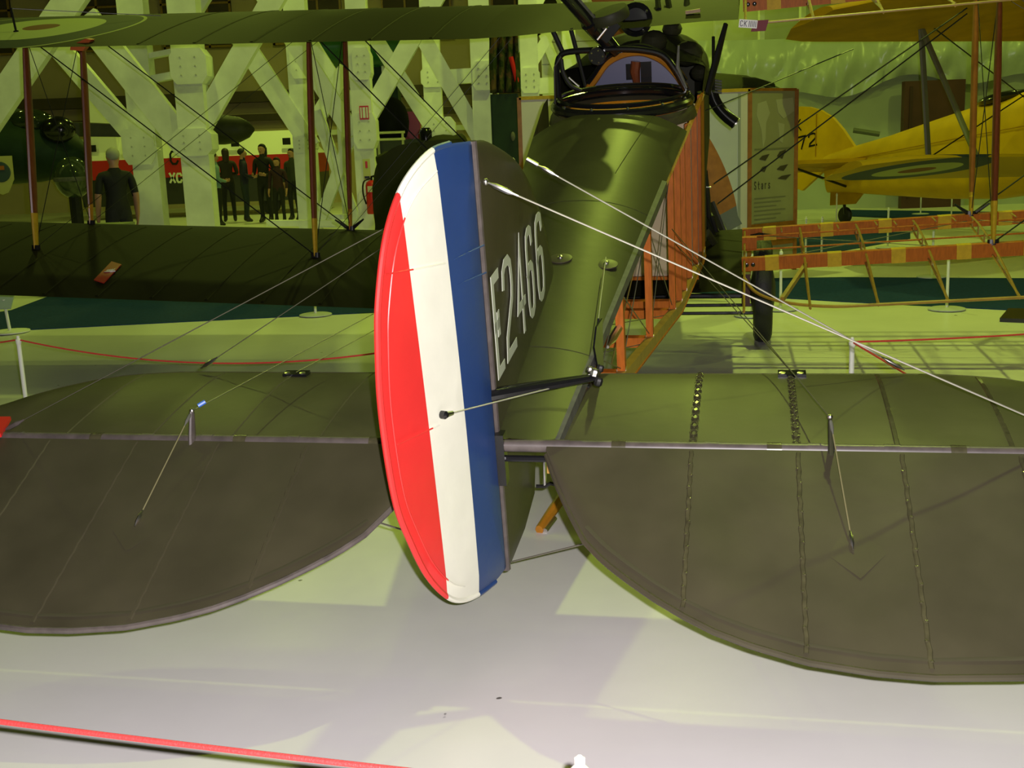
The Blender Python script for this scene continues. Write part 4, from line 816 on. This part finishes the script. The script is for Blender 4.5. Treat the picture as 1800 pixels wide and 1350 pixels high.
def ywing(y0, y1, z, x0, x1, dih, m, nm, sgn=1):
    b = MB(); P = []; n = 14
    for i in range(19):
        s = i / 18; x = x0 + (x1 - x0) * s; tip = max(0, (s - .86) / .14); le = y1 - .55 * (1 - math.sqrt(max(0, 1 - tip ** 2))); te = y0 + .55 * (1 - math.sqrt(max(0, 1 - tip ** 2))); row = []
        for j in range(n + 1): t = (1 - math.cos(math.pi * j / n)) / 2; row.append((sgn * x, le - (le - te) * t, z + dih * x + .03 * (1 - t) + af(t) * .9))
        for j in range(n - 1, 0, -1): t = (1 - math.cos(math.pi * j / n)) / 2; row.append((sgn * x, le - (le - te) * t, z + dih * x + .03 * (1 - t) - .012 * math.sin(math.pi * t)))
        P.append(row)
    b.grid(P, 0, True); b.add(P[-1], [tuple(range(2 * n))]); b.add(P[0], [tuple(range(2 * n))]); return yp(b, nm, m)
def yround():
    m = bpy.data.materials.new('trainer_roundel'); m.use_nodes = True; t = m.node_tree; b = t.nodes['Principled BSDF']; b.inputs['Roughness'].default_value = .6; b.inputs['Specular IOR Level'].default_value = .12
    tc = nd(t, 'ShaderNodeTexCoord'); mp = nd(t, 'ShaderNodeVectorMath', operation='SUBTRACT'); mp.inputs[1].default_value = (3.98, YLC, 0); t.links.new(tc.outputs['Object'], mp.inputs[0])
    ml = nd(t, 'ShaderNodeVectorMath', operation='MULTIPLY'); ml.inputs[1].default_value = (1, 1, 0); t.links.new(mp.outputs[0], ml.inputs[0]); ln = nd(t, 'ShaderNodeVectorMath', operation='LENGTH'); t.links.new(ml.outputs[0], ln.inputs[0])
    cr = nd(t, 'ShaderNodeValToRGB'); cr.color_ramp.interpolation = 'CONSTANT'; e = cr.color_ramp.elements
    cols = ((0, (.16, .03, .02)), (.2, (.36, .36, .16)), (.48, (.03, .04, .08)), (.80, (.50, .30, .01)))
    e[0].color = (*cols[0][1], 1); e[1].position, e[1].color = cols[1][0], (*cols[1][1], 1)
    for p, c in cols[2:]: k = e.new(p); k.color = (*c, 1)
    t.links.new(ln.outputs['Value'], cr.inputs[0]); t.links.new(cr.outputs[0], b.inputs['Base Color']); return m
YLC = 5.32
ywing(4.55, 6.1, .19, .3, 5.02, .03, yround(), 'lower_wing'); ywing(4.55, 6.1, .19, .3, 5.25, .03, YEL2, 'lower_wing', -1)
ywing(4.9, 6.6, 1.86, .0, 5.75, -.012, YEL2, 'upper_wing'); ywing(4.9, 6.6, 1.86, .0, 5.75, -.012, YEL2, 'upper_wing', -1)
for sgn in (1, -1):
    for (a0, a1) in (((3.9, 5.42), (3.9, 5.25)), ((3.9, 6.05), (3.9, 5.25))):
        yp(MB().tube([(sgn * a0[0], a0[1], .36), (sgn * a1[0], a1[1] + .2, 1.84)], .04, 8, flat=.6), 'interplane_strut', mat('grey_green_strut', (.16, .16, .09), .4))
    yp(MB().tube([(sgn * .5, 5.2, .3), (sgn * 3.8, 5.5, 1.84)], .008, 5), 'flying_wire', DARK); yp(MB().tube([(sgn * 3.9, 5.2, .35), (sgn * .5, 5.5, 1.84)], .008, 5), 'landing_wire', DARK)
    yp(MB().tube([(sgn * .4, 5.0, 1.3), (sgn * .6, 5.4, 1.86)], .03, 8), 'cabane_strut', mat('grey_green_strut', (.16, .16, .09), .4))
    c = YM @ (YO + yf_ * 5.9 + yr_ * (sgn * .85) + np.array((0, 0, .38)) - YO); yp(MB().lathe([(.2, -.08), (.34, -.075), (.38, -.04), (.38, .04), (.34, .075), (.2, .08)], c, (1, 0, 0), 28), 'main_wheel', RUBBER); yp(MB().tube([c, (sgn * .4, 5.7, .3)], .04, 8), 'undercarriage_leg', DARK)
# ------------------------------------------------------------------ back of the hall at right: boarded wall, plastic sheet, door
WR = mat('pale_green_wall', (.42, .46, .34), .6, var=.08, scale=1)
p0, p1 = W(1225, 300, 24), W(1990, 300, 22.6)
MB().prism([(p0[0], p0[1], 0), (p1[0], p1[1], 0), (p1[0], p1[1] + .1, 0), (p0[0], p0[1] + .1, 0)], (0, 0, 3.05)).build('wall_partition', WR, smooth=0, kind='structure')
P = []; n = 110
for i in range(n + 1):
    s = i / n; row = []
    for j in range(13):
        t = j / 12; x = p0[0] + (p1[0] - p0[0]) * s; y = p0[1] + (p1[1] - p0[1]) * s; fold = .05 * math.sin(s * 47 + 2 * t) + .035 * math.sin(s * 101 + 4 * t) + .04 * math.sin(s * 19 - 5 * t)
        zz = 3.42 - .05 * math.sin(s * 7) - t * (1.05 + .12 * math.sin(s * 23) + .08 * math.sin(s * 9)); row.append((x, y - .22 - abs(fold) * (.5 + t) - .1 * math.sin(math.pi * t), zz))
    P.append(row)
MB().grid(P).build('plastic_sheet', mat('pale_plastic_sheet', (.44, .50, .38), .25, var=.05, scale=2), smooth=60, label='crumpled pale green plastic sheet hung along the far right wall', cat='sheet')
q0, q1 = W(1577, 270, 23.1), W(1690, 140, 23.0)
dr = MB().box((q0[0], 22.78, 0), (q1[0], 22.95, q1[2])).build('door_1', mat('dark_brown_door', (.075, .028, .02), .5, var=.15, scale=3), smooth=0, kind='structure')
MB().box((q0[0] + .1, 22.76, .2), (q0[0] + .16, 22.78, q1[2] - .1)).build('door_stile', mat('brown_stile', (.05, .02, .015), .5), dr, smooth=0)
h0, h1 = W(1500, 229, 23.0), W(1546, 236, 22.9); MB().tube([h0, h1], .05, 8).build('wall_handrail', mat('grey_rail', (.12, .13, .09), .5), label='short grey rail slanting on the pale right wall', cat='rail')
# white posts and high wall above the sheet
for i, (u, w_) in enumerate(((1410, 8), (1338, 8), (1262, 14), (1560, 10), (1700, 10))):
    p = W(u, 70, 26); MB().box((p[0] - w_ * 26 / FPX / 2, 25.9, 0), (p[0] + w_ * 26 / FPX / 2, 26.1, 9.4)).build('trim_%d' % (i + 10), WHITE, smooth=0, kind='structure')
MB().box((2.4, 30, 0), (16.9, 30.2, 9.4)).build('wall_rear_right', mat('pale_upper_wall', (.40, .42, .28), .7, var=.15, scale=.7), smooth=0, kind='structure')
# pale boarded wall seen past the cockpit
p = W(1010, 130, 20); q = W(1075, 60, 20)
wb = empty('boarded_screen', (p[0], 20, 0), label='pale boarded screen behind the gun ring', cat='screen')
for i in range(9): part_(MB().box((-.55, 0, .3 + i * .36), (1.0, .05, .3 + i * .36 + .345)), 'board', GREYW, wb)
for x in (-.5, .95): part_(MB().box((x - .05, .05, 0), (x + .05, .15, 3.6)), 'upright', WHITE, wb)
q = W(1110, 20, 19); MB().lathe([(.05, -1.2), (.45, -1.1), (.62, -.4), (.62, .6), (.5, 1.1), (.1, 1.2)], (q[0], 19.2, q[2] + .35), (1, 0, .05), 28, sq=(.6, 1)).build('overhead_tank', WHITE2, label='white rounded tank high behind the olive nose', cat='tank')
# olive aircraft nose above the kiosk
q = W(1300, 150, 15.5); on = empty('olive_aircraft_nose', (q[0], 15.5, 0), label='olive aircraft nose looming above the kiosk', cat='aircraft')
part_(MB().lathe([(.05, -1.1), (.26, -.9), (.36, -.3), (.36, .2), (.27, .5), (.16, .75), (.04, .9)], (-.15, 0, q[2] - .12), (1, 0, -.12), 24, sq=(.75, 1)), 'nose_body', DOLIVE, on); part_(MB().lathe([(.02, 0), (.27, .02), (.29, .2), (.22, .45), (.05, .5)], (-.05, -.1, q[2] - .05), (1, 0, -.15), 20, sq=(.6, 1)), 'dark_canopy', BLACK, on)
part_(MB().bar((-.4, 0, 0), (-.4, 0, q[2] - .2), .14, .14), 'support_stand', DARK, on); part_(MB().box((-.8, -.3, 0), (.1, .3, .06)), 'stand_foot', DARK, on)
# ------------------------------------------------------------------ left background: dark green fighter
D = 18.0; q = W(60, 262, D); GF = empty('green_fighter', (q[0], D, 0), label='dark green fighter with shield crest and glazed dome at far left', cat='aircraft')
zc = q[2]; gb = lambda b, n, m, par=GF, **k: b.build(n, m, par, **k)
body = gb(MB().lathe([(.9, -2.6), (.86, -1.2), (.76, -.4), (.62, .15), (.42, .6), (.15, .85), (.03, .9)], (0, 0, zc), (1, -.12, -.16), 32, sq=(.78, .9)), 'fuselage', GREEND)
e = W(5, 306, D - .82); gb(MB().prism([(e[0] - q[0] + x, e[1] - D, e[2] + z) for x, z in ((-.25, .26), (.16, .26), (.15, -.08), (.05, -.27), (-.04, -.30), (-.25, -.2))], (0, .02, 0)), 'shield_crest', mat('crest_cream', (.50, .48, .16), .5), body)
gb(MB().lathe([(.15, 0), (.14, .012), (.02, .014)], (e[0] - q[0] - .03, e[1] - D, e[2] + .03), (0, -1, 0), 24), 'crest_disc', mat('crest_blue', (.04, .07, .08), .5), body); gb(MB().box((e[0] - q[0] - .1, e[1] - D - .03, e[2] + .06), (e[0] - q[0] + .04, e[1] - D - .014, e[2] + .12)), 'crest_bar', mat('crest_orange', (.4, .12, .02), .5), body)
g = W(128, 312, 16.9); gb(MB().ball((g[0] - q[0], g[1] - D, g[2]), (.26, .26, .30), 24), 'glazed_dome', mat('dark_glossy_dome', (.03, .045, .025), .06, spec=.9)); gb(MB().lathe([(.265, -.03), (.27, -.02), (.27, .02), (.265, .03)], (g[0] - q[0], g[1] - D, g[2] - .02), (0, 0, 1), 28), 'dome_band', TAPE)
gb(MB().tube([(g[0] - q[0], g[1] - D, .0), (g[0] - q[0], g[1] - D, g[2] - .2)], .09, 10), 'dome_stand', DARK)
ck = W(102, 228, 17.6); gb(MB().ball((ck[0] - q[0], ck[1] - D, ck[2]), (.26, .2, .2), 18), 'cowl_opening', BLACK); cn = W(55, 215, 17.8); gb(MB().ball((cn[0] - q[0], cn[1] - D, cn[2]), (.34, .3, .2), 18), 'canopy', mat('dark_canopy_glass', (.02, .03, .015), .08))
w0, w1 = W(120, 222, 18.6), W(440, 232, 19.5)
gb(MB().prism([(w0[0] - q[0], .4, w0[2] + .06), (w1[0] - q[0] - .4, 1.5, w1[2] + .05), (w1[0] - q[0] - .4, 1.5, w1[2] - .08), (w0[0] - q[0], .4, w0[2] - .16)], (0, 1.2, .02)), 'wing', DOLIVE)
nq = W(400, 228, 19); gb(MB().lathe([(.2, -.9), (.235, -.4), (.235, -.05), (.2, .2), (.13, .35), (.03, .44)], (nq[0] - q[0], 1.0, nq[2]), (1, -.1, -.03), 24), 'engine_nacelle', DOLIVE)
MB().box((-9.5, 15.2, 0), (-6.55, 16.3, .62)).build('display_plinth', mat('pale_grey_plinth', (.38, .40, .28), .5), label='low pale grey plinth below the dark green fighter', cat='plinth', smooth=0)
bq = W(165, 385, 13.2); bn = empty('bench', (bq[0], 13.2, 0), label='low grey-green bench beside the grey-haired man', cat='bench')
part_(MB().box((-.55, -.25, .56), (.40, .2, .78)), 'seat', mat('grey_green_bench', (.20, .22, .12), .6), bn)
for x in (-.5, .33): part_(MB().box((x, -.2, 0), (x + .07, .15, .56)), 'leg', DARK, bn)
# red, white and dark rescue helicopter far away
D = 30.0; q = W(320, 300, D); RH = empty('rescue_helicopter', (q[0], D, 0), label='red and white helicopter far behind the people', cat='helicopter'); rb = lambda b, n, m, par=RH: b.build(n, m, par)
x0, x1 = W(140, 300, D)[0] - q[0], W(560, 300, D)[0] - q[0]; z = lambda v, u=300: W(u, v, D)[2]
rb(MB().box((x0, 0, .35), (x1, 1.8, z(312))), 'lower_hull', mat('dark_hull', (.03, .03, .03), .4)); rd_ = rb(MB().box((x0, -.03, z(312)), (x1, 1.83, z(278))), 'red_band', mat('rescue_red', (.50, .012, .012), .45)); rb(MB().prism([(x0, 0, z(278)), (x1, 0, z(278)), (x1 - .6, .3, z(236)), (x0 + .5, .3, z(236))], (0, 1.4, 0)), 'white_roof', WHITE2)
for i, (ch, u, v, s_) in enumerate((('C', 300, 290, .30), ('X', 299, 322, .22), ('C', 311, 322, .22))):
    w_ = W(u, v, D); glyph(ch, (w_[0] - q[0], -.035, w_[2]), (1, 0, 0), (0, 0, 1), (0, -1, 0), s_ * .75, s_ * 1.2, .05, DARK if i == 0 else GREYW, rd_, 'hull_letter', t=.01)
rb(MB().prism([(x0 + .2, .1, z(278)), (x0 + 1.0, .1, z(278)), (x0 + .95, .1, z(160)), (x0 + .35, .1, z(165))], (0, .3, 0)), 'tail_fin', WHITE2)
for u in (170, 200, 235, 420, 470, 510): w_ = W(u, 330, D); rb(MB().lathe([(.12, -.1), (.25, -.09), (.25, .09), (.12, .1)], (w_[0] - q[0], .3, .25), (0, 1, 0), 16), 'wheel', RUBBER) if u in (200, 470) else rb(MB().box((w_[0] - q[0] - .1, -.04, z(262)), (w_[0] - q[0] + .1, -.0, z(250))), 'window_pane', DARK)
# green machinery behind the middle tower
q = W(625, 85, 19.5); gt = empty('green_tank', (q[0], 19.6, 0), label='bright green tank high behind the extinguisher tower', cat='tank')
part_(MB().lathe([(.1, -.75), (.5, -.7), (.56, -.3), (.56, .5), (.4, .8), (.1, .9)], (0, 0, q[2] + .05), (1, .1, 0), 28, sq=(.62, .8)), 'tank_body', GREEN, gt)
for x in (-.35, .45): part_(MB().bar((x, 0, 0), (x, 0, q[2] - .2), .1, .1), 'leg', GREYW, gt)
q = W(668, 115, 20.5); gl = empty('dark_green_locker', (q[0], 20.6, 0), label='dark green locker above right of the fire sign', cat='locker')
part_(MB().box((-.35, -.3, 1.9), (.3, .3, 3.6)), 'body', GREEND, gl)
for x in (-.3, .25): part_(MB().box((x - .03, -.25, 0), (x + .03, .25, 1.9)), 'leg', DARK, gl)
q = W(888, 205, 15); cb = empty('green_cabinet', (q[0], 15, 0), label='dark green cabinet left of the kiosk', cat='cabinet'); part_(MB().box((-.18, 0, .0), (.17, .4, W(888, 165, 15)[2])), 'body', GREEND, cb); part_(MB().box((-.16, -.015, .9), (.15, 0, W(888, 170, 15)[2])), 'door', GREEND, cb); part_(MB().ball((.09, -.03, 1.6), (.03, .02, .06), 10), 'handle', TAPE, cb)
q = W(888, 120, 15.1); cz = W(888, 164, 15)[2]; nt = MB()
nt.grid([[(q[0] - .19 + .37 * a / 18, 15.15 + .05 * math.sin(a * 1.3 + k * .25) + .02 * math.sin(a * 3.1) - .01 * k, cz + .008 + .062 * (13 - k) + .03 * math.sin(a * .9) * (k < 4)) for a in range(19)] for k in range(14)])
cm = mat('camouflage_cloth', (.05, .045, .02), .9, spec=.1); t_ = cm.node_tree; n_ = nd(t_, 'ShaderNodeTexNoise'); n_.inputs['Scale'].default_value = 7
c_ = nd(t_, 'ShaderNodeValToRGB'); c_.color_ramp.interpolation = 'CONSTANT'; c_.color_ramp.elements[0].color = (.02, .03, .012, 1); c_.color_ramp.elements[1].position = .56; c_.color_ramp.elements[1].color = (.10, .06, .03, 1); e_ = c_.color_ramp.elements.new(.46); e_.color = (.05, .05, .02, 1)
tc_n = nd(t_, 'ShaderNodeTexCoord'); t_.links.new(tc_n.outputs['Object'], n_.inputs['Vector']); t_.links.new(n_.outputs[0], c_.inputs[0]); t_.links.new(c_.outputs[0], t_.nodes['Principled BSDF'].inputs['Base Color'])
cn_ = nt.build('camouflage_cloth', cm, label='folded camouflage cloth hanging above the green cabinet', cat='cloth', smooth=60); md_ = cn_.modifiers.new('thick', 'SOLIDIFY'); md_.thickness = .015
MB().tube([W(898, 100, 15.02), W(908, 140, 15.02), (q[0] + .14, 15.05, cz + .03)], .03, 8).build('red_hose', RED, label='red hose hanging over the camouflage cloth', cat='hose')
# olive covered engine behind the rudder, with railing
q = W(745, 290, 13.6); oc = empty('covered_engine', (q[0], 13.6, 0), label='dark olive covered engine behind the rudder top', cat='engine')
sp = lambda v_, e_: math.copysign(abs(v_) ** e_, v_)
cvr = MB().grid([[((.60 - .10 * k / 10) * sp(math.cos(a), .55) * (1 + .04 * math.sin(5 * a + k)) - .02, .45 * sp(math.sin(a), .55), q[2] - .75 + .98 * math.sin(k / 10 * 1.57) + .10 * math.cos(a) * (k / 10) + .03 * math.sin(3 * a)) for a in [2 * math.pi * j / 32 for j in range(32)]] for k in range(11)] + [[(0, 0, q[2] + .24)] * 32], 0, True)
part_(cvr, 'cover', mat('olive_tarpaulin', (.036, .037, .018), .85, spec=.08, bump=.5, bscale=6), oc); part_(MB().ball((.25, -.1, q[2] + .18), (.26, .3, .16), 18), 'cover_hump', MATS['olive_tarpaulin'], oc); part_(MB().box((-.4, -.3, 0), (.4, .3, q[2] - .5)), 'stand', DARK, oc); part_(MB().lathe([(.07, 0), (.075, .1), (.05, .14)], (.05, -.15, q[2] + .28), (0, 0, 1), 12), 'breather_pipe', BLACK, oc)
zP = W(690, 246, 19)[2]; q = W(690, 300, 19.2); MB().box((q[0] - .4, 18.6, 0), (q[0] + .7, 19.7, zP)).build('dark_platform', mat('dark_platform', (.03, .035, .022), .7), label='dark platform carrying the shrouded machine', cat='platform', smooth=0)
q = W(690, 215, 19); MB().ball((q[0], 19, zP + .28), (.27, .3, .40), 20).build('black_tarpaulin', mat('black_cloth', (.008, .008, .010), .9, spec=.1), label='black shrouded machine top behind the railing', cat='machine')
q = W(728, 205, 19.4); MB().box((q[0] - .2, 19.3, zP + .002), (q[0] + .1, 19.5, q[2] + .08)).build('red_crate', MATS['dull_red'], label='small red crate beside the black shrouded machine', cat='crate', smooth=0)
a_, b_ = W(660, 240, 18), W(712, 236, 18); rl = empty('metal_railing', (a_[0], 18, 0), label='thin metal railing right of the extinguisher tower', cat='railing'); L_ = b_[0] - a_[0]
for z_ in (W(660, 234, 18)[2], W(660, 246, 18)[2]): part_(MB().tube([(0, 0, z_), (L_, 0, z_)], .022, 8), 'rail', STEEL, rl)
for x in (.04, L_ - .04): part_(MB().tube([(x, 0, 0), (x, 0, a_[2] + .05)], .02, 8), 'upright', STEEL, rl)

# ------------------------------------------------------------------ people
def person(label, base, h, face, top, leg_, hair, arms='down', hood=False, lean=0, child=False):
    s = h / 1.75; hs = 1.12 if child else 1.0
    V, E_, Rd = [], [], []
    def v(p, r, par=None):
        V.append(Vector(p) * s); Rd.append(r if isinstance(r, tuple) else (r, r)); i = len(V) - 1
        if par is not None: E_.append((par, i))
        return i
    pel = v((0, 0, .95), (.15, .11)); ab = v((0, .01 + lean * .3, 1.10), (.14, .105), pel); ch = v((0, .0 + lean * .7, 1.30), (.165, .115), ab); nb = v((0, -.01 + lean, 1.46), (.075, .07), ch)
    nk = v((0, .0 + lean, 1.53), (.052, .055), nb); hd = v((0, .02 + lean, 1.62), (.074 * hs, .09 * hs), nk); ht = v((0, .01 + lean, 1.70), (.066 * hs, .08 * hs), hd); v((0, .115 + lean, 1.605), .012, hd)
    for sx in (-1, 1):
        v((sx * .085, .01 + lean, 1.62), .012, hd)
        sh = v((sx * .185, lean * .9, 1.41), .065, ch)
        if arms == 'down': el_, wr_, hn = (sx * .235, -.02 + lean * .6, 1.13), (sx * .245, .05 + lean * .5, .90), (sx * .245, .075, .82)
        elif arms == 'folded': el_, wr_, hn = (sx * .25, .0 + lean, 1.14), (sx * .06, .22 + lean, 1.16), (sx * -.02, .24 + lean, 1.17)
        else: el_, wr_, hn = (sx * .26, -.04 + lean * .6, 1.14), (sx * .17, .17 + lean, 1.06), (sx * .13, .24 + lean, 1.08)
        e1 = v(el_, .048, sh); w1_ = v(wr_, .034, e1); h1_ = v(hn, (.036, .02), w1_)
        d = (Vector(hn) - Vector(wr_)).normalized(); a_ = Vector((0, 1, 0)) if arms == 'down' else Vector((0, 0, 1))
        for k, (o_, l) in enumerate(((-.03, .06), (-.01, .075), (.01, .07), (.028, .055))): f1 = v(Vector(hn) + d * .03 + a_ * o_, .010, h1_); v(Vector(hn) + d * (.03 + l) + a_ * o_ * 1.1 + Vector((-sx * .012, 0, 0)), .008, f1)
        v(Vector(wr_) + d * .05 + a_ * .05, .010, h1_)
        hp_ = v((sx * .095, 0, .88), .095, pel); kn = v((sx * .105, .02, .50), .062, hp_); an = v((sx * .11, -.02, .09), .043, kn); to = v((sx * .125, .12, .04), (.04, .032), an); v((sx * .11, -.06, .045), .036, an)
    bm = bmesh.new(); sl = bm.verts.layers.skin.verify(); bv = [bm.verts.new(p) for p in V]
    for i, b_ in enumerate(bv): b_[sl].radius = (Rd[i][0] * s, Rd[i][1] * s); b_[sl].use_root = (i == 0)
    for a_, b_ in E_: bm.edges.new((bv[a_], bv[b_]))
    me = bpy.data.meshes.new('tmp'); bm.to_mesh(me); bm.free(); tmp = bpy.data.objects.new('tmp', me); COL.objects.link(tmp)
    tmp.modifiers.new('s', 'SKIN').use_smooth_shade = True; tmp.modifiers.new('u', 'SUBSURF').levels = 1; bpy.context.view_layer.update()
    me2 = bpy.data.meshes.new_from_object(tmp.evaluated_get(bpy.context.evaluated_depsgraph_get())); bpy.data.objects.remove(tmp)
    zmin = min(p.co.z for p in me2.vertices)
    for p in me2.vertices: p.co.z -= zmin
    for m in (SKIN, top, leg_, mat('dark_shoe', (.02, .018, .015), .5)): me2.materials.append(m)
    for f in me2.polygons:
        c = f.center / s; r_ = math.hypot(c.x, c.y - lean)
        if c.z > 1.49: k = 0
        elif c.z < .10: k = 3
        elif arms == 'down' and abs(c.x) > .195 and c.z < (1.16 if top.name.startswith('short') else .92): k = 0
        elif arms != 'down' and c.y - lean > .19 and c.z > 1.0: k = 0
        elif c.z < .93: k = 2
        else: k = 1
        f.material_index = k; f.use_smooth = True
    me2.name = 'person'; o = bpy.data.objects.new('person', me2); COL.objects.link(o); o.location = (base[0], base[1], 0.0075 if base[1] < 11.8 else 0.001); o.rotation_euler = (0, 0, face); tag(o, label=label, cat='person')
    b = MB(); b.ball((0, -.012 + lean, 1.655 + .012), (.087 * hs, .102 * hs, .085 * hs), 16)
    if hood or hair[1]: b.tube([(0, -.05 + lean, 1.66), (0, -.06 + lean, 1.52), (0, -.04 + lean, 1.44)], [.085, .08, .07], 12)
    hm = b.build('hair' if not hood else 'hood', hair[0], o)
    for p in hm.data.vertices:
        p.co *= s; p.co.z -= zmin
        if p.co.y > (.055 + lean) * s and p.co.z < (1.69) * s: p.co.y = (.03 + lean) * s
    fm = MB()
    for sx in (-1, 1): fm.ball((sx * .03, .100 + lean, 1.635), (.010, .006, .007), 8)
    fm.tube([(-.025, .096 + lean, 1.572), (0, .101 + lean, 1.570), (.025, .096 + lean, 1.572)], .004, 6)
    fo_ = fm.build('face_features', mat('face_dark', (.05, .02, .02), .5), o)
    for p in fo_.data.vertices: p.co *= s; p.co.z -= zmin
    return o
cl = lambda n, c: mat(n, c, .8)
HG, HB, HD = (mat('grey_hair', (.34, .34, .27), .8), False), (mat('black_hair', (.01, .008, .006), .6), False), (mat('dark_brown_hair', (.025, .014, .008), .6), True)
g = W(197, 264, 14.2); person('grey-haired man in a black short-sleeved shirt beside the bench', (g[0], 14.2), 1.66, R(28), cl('short_sleeve_black', (.008, .008, .009)), cl('dark_trousers', (.012, .012, .015)), HG, 'down')
DP = 26.4
def pp(u, D_=DP): return (W(u, 300, D_)[0], D_)
person('person in a pale blue top half hidden by the white post', pp(378, 25.8), 1.62, R(-60), cl('pale_blue_top', (.16, .26, .30)), cl('black_trousers', (.008, .008, .01)), HD, 'bent')
person('person in dark clothes just right of the pale blue top', pp(398, 27.2), 1.72, R(20), cl('dark_brown_coat', (.02, .014, .01)), cl('black_trousers', (.008, .008, .01)), HD, 'folded')
person('man in a dark blue jacket left of the hooded person', pp(428, 26.9), 1.70, R(-70), cl('navy_jacket', (.010, .010, .045)), cl('blue_jeans', (.015, .025, .04)), HB, 'bent')
person('tall hooded person in black, middle of the group', pp(463), 1.78, R(160), cl('black_coat', (.006, .006, .007)), cl('black_trousers', (.008, .008, .01)), (cl('black_hood', (.006, .006, .007)), True), 'bent', hood=True)
person('smaller person in a dark maroon jacket in the group', pp(487, 25.8), 1.46, R(170), cl('maroon_jacket', (.03, .006, .015)), cl('black_trousers', (.008, .008, .01)), HD, 'down', child=True)
person('man in a grey jacket at the right of the group', pp(514, 26.8), 1.66, R(150), cl('grey_green_jacket', (.035, .04, .03)), cl('charcoal_trousers', (.015, .015, .018)), HB, 'down')
